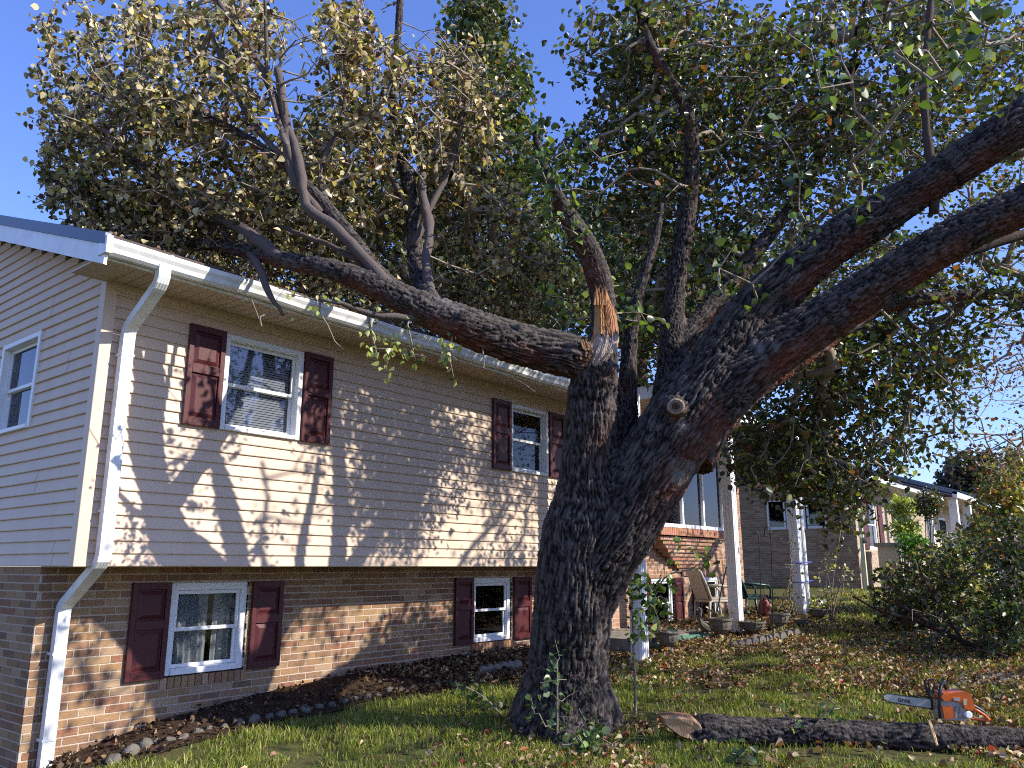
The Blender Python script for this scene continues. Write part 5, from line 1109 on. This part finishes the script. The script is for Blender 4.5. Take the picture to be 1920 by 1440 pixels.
V[:, 2] = np.stack([X+lx*.35+dx*wd*.8, Y+ly*.35+dy*wd*.8, Z+H*.6], 1); V[:, 3] = np.stack([X+lx*.35-dx*wd*.8, Y+ly*.35-dy*wd*.8, Z+H*.6], 1); V[:, 4] = np.stack([X+lx, Y+ly, Z+H*.95], 1)
bse = (np.arange(n)*5)[:, None]; loops = np.concatenate([bse+np.array([[0, 1, 2, 3]]), bse+np.array([[3, 2, 4]])], 1).ravel(); st = np.stack([np.arange(n)*7, np.arange(n)*7+4], 1).ravel(); tt = np.tile([4, 3], n)
pal = [(.125, .165, .025, 4), (.20, .235, .04, 3.6), (.31, .32, .07, 2.2), (.36, .31, .14, 1), (.20, .15, .08, .6)]
col = np.repeat(pick(pal, n), 5, axis=0)
o = link('lawn_grass', np_mesh('lawn_grass', V.reshape(-1, 3), loops, st, tt, M['grass'], col)); tag(o, 'patchy short green lawn grass', 'grass', kind='stuff')
def litter(name, X, Y, size, pal, label, up=2.2, lift=.02):
    Z = hgt(X, Y)+rng.uniform(.005, lift+.03, len(X)); n = len(X); pos = np.stack([X, Y, Z], 1); nr = rng.normal(size=(n, 3))*.8+np.array([0, 0, up]); ax = rng.normal(size=(n, 3))
    o = leaf_mesh(name, pos, rng.uniform(.45, 1.25, n)*size, nr, ax, pick(pal, n, .3), M['dryleaf'], None, .7); return tag(o, label, 'leaves', kind='stuff')
LIT = [(.28, .17, .09, 4), (.44, .32, .19, 3), (.15, .085, .05, 2.4), (.30, .10, .05, .8), (.46, .36, .2, .8), (.36, .07, .05, .25), (.14, .15, .06, .8)]
X, Y = in_view(230000, 4.3, 30); P3 = np.stack([X, Y, np.zeros_like(X)], 1); cl = vnoise(P3*.8+11)*.55+vnoise(P3*3+5)*.45
right = np.clip((X*RT[0]+Y*RT[1])/np.hypot(X, Y)*1.5+.2, .02, 1); farb = ((np.hypot(X, Y) > 9.3) & (np.hypot(X, Y) < 15)); k = (rng.random(len(X)) < np.where(farb, .75, right*.55)*np.clip((cl-.40+.2*farb)*6, .05, 1)) & (Y < 7.0); X, Y = X[k], Y[k]
litter('fallen_leaves', X, Y, .055, LIT, 'brown and tan fallen leaves strewn over the lawn')
X = rng.uniform(2.9, 16.4, 9000); Y = bed_front(X)+(7.2-bed_front(X))*rng.random(9000); k = rng.random(9000) < np.where(X < 6, .35, .8); X, Y = X[k], Y[k]
litter('mulch_leaves', X, Y, .045, [(.10, .06, .04, 3), (.055, .035, .025, 4), (.22, .14, .08, 1)], 'dark shredded mulch and leaves in the bed under the wall', lift=.03)
n = 1500; X = rng.uniform(2.6, 9.6, n)**1.0; Y = 5.97+np.abs(rng.normal(size=n))*.55; keep = rng.random(n) < np.clip((X-2.4)*.35, .25, 1); X, Y = X[keep], Y[keep]; n = len(X)
Z = np.where(Y < 6.07, 2.452, 2.50+.348*(Y-6.05))+rng.uniform(.004, .03, n)
o = leaf_mesh('roof_leaves', np.stack([X, Y, Z], 1), rng.uniform(.03, .06, n), rng.normal(size=(n, 3))+np.array([0, 0, .9]), rng.normal(size=(n, 3)), pick([(.30, .20, .11, 3), (.16, .09, .06, 3), (.42, .36, .2, 1.5), (.10, .12, .05, 1)], n, .3), M['dryleaf'], None, .9)
tag(o, 'dead leaves and litter caught along the roof edge and gutter', 'leaves', kind='stuff')
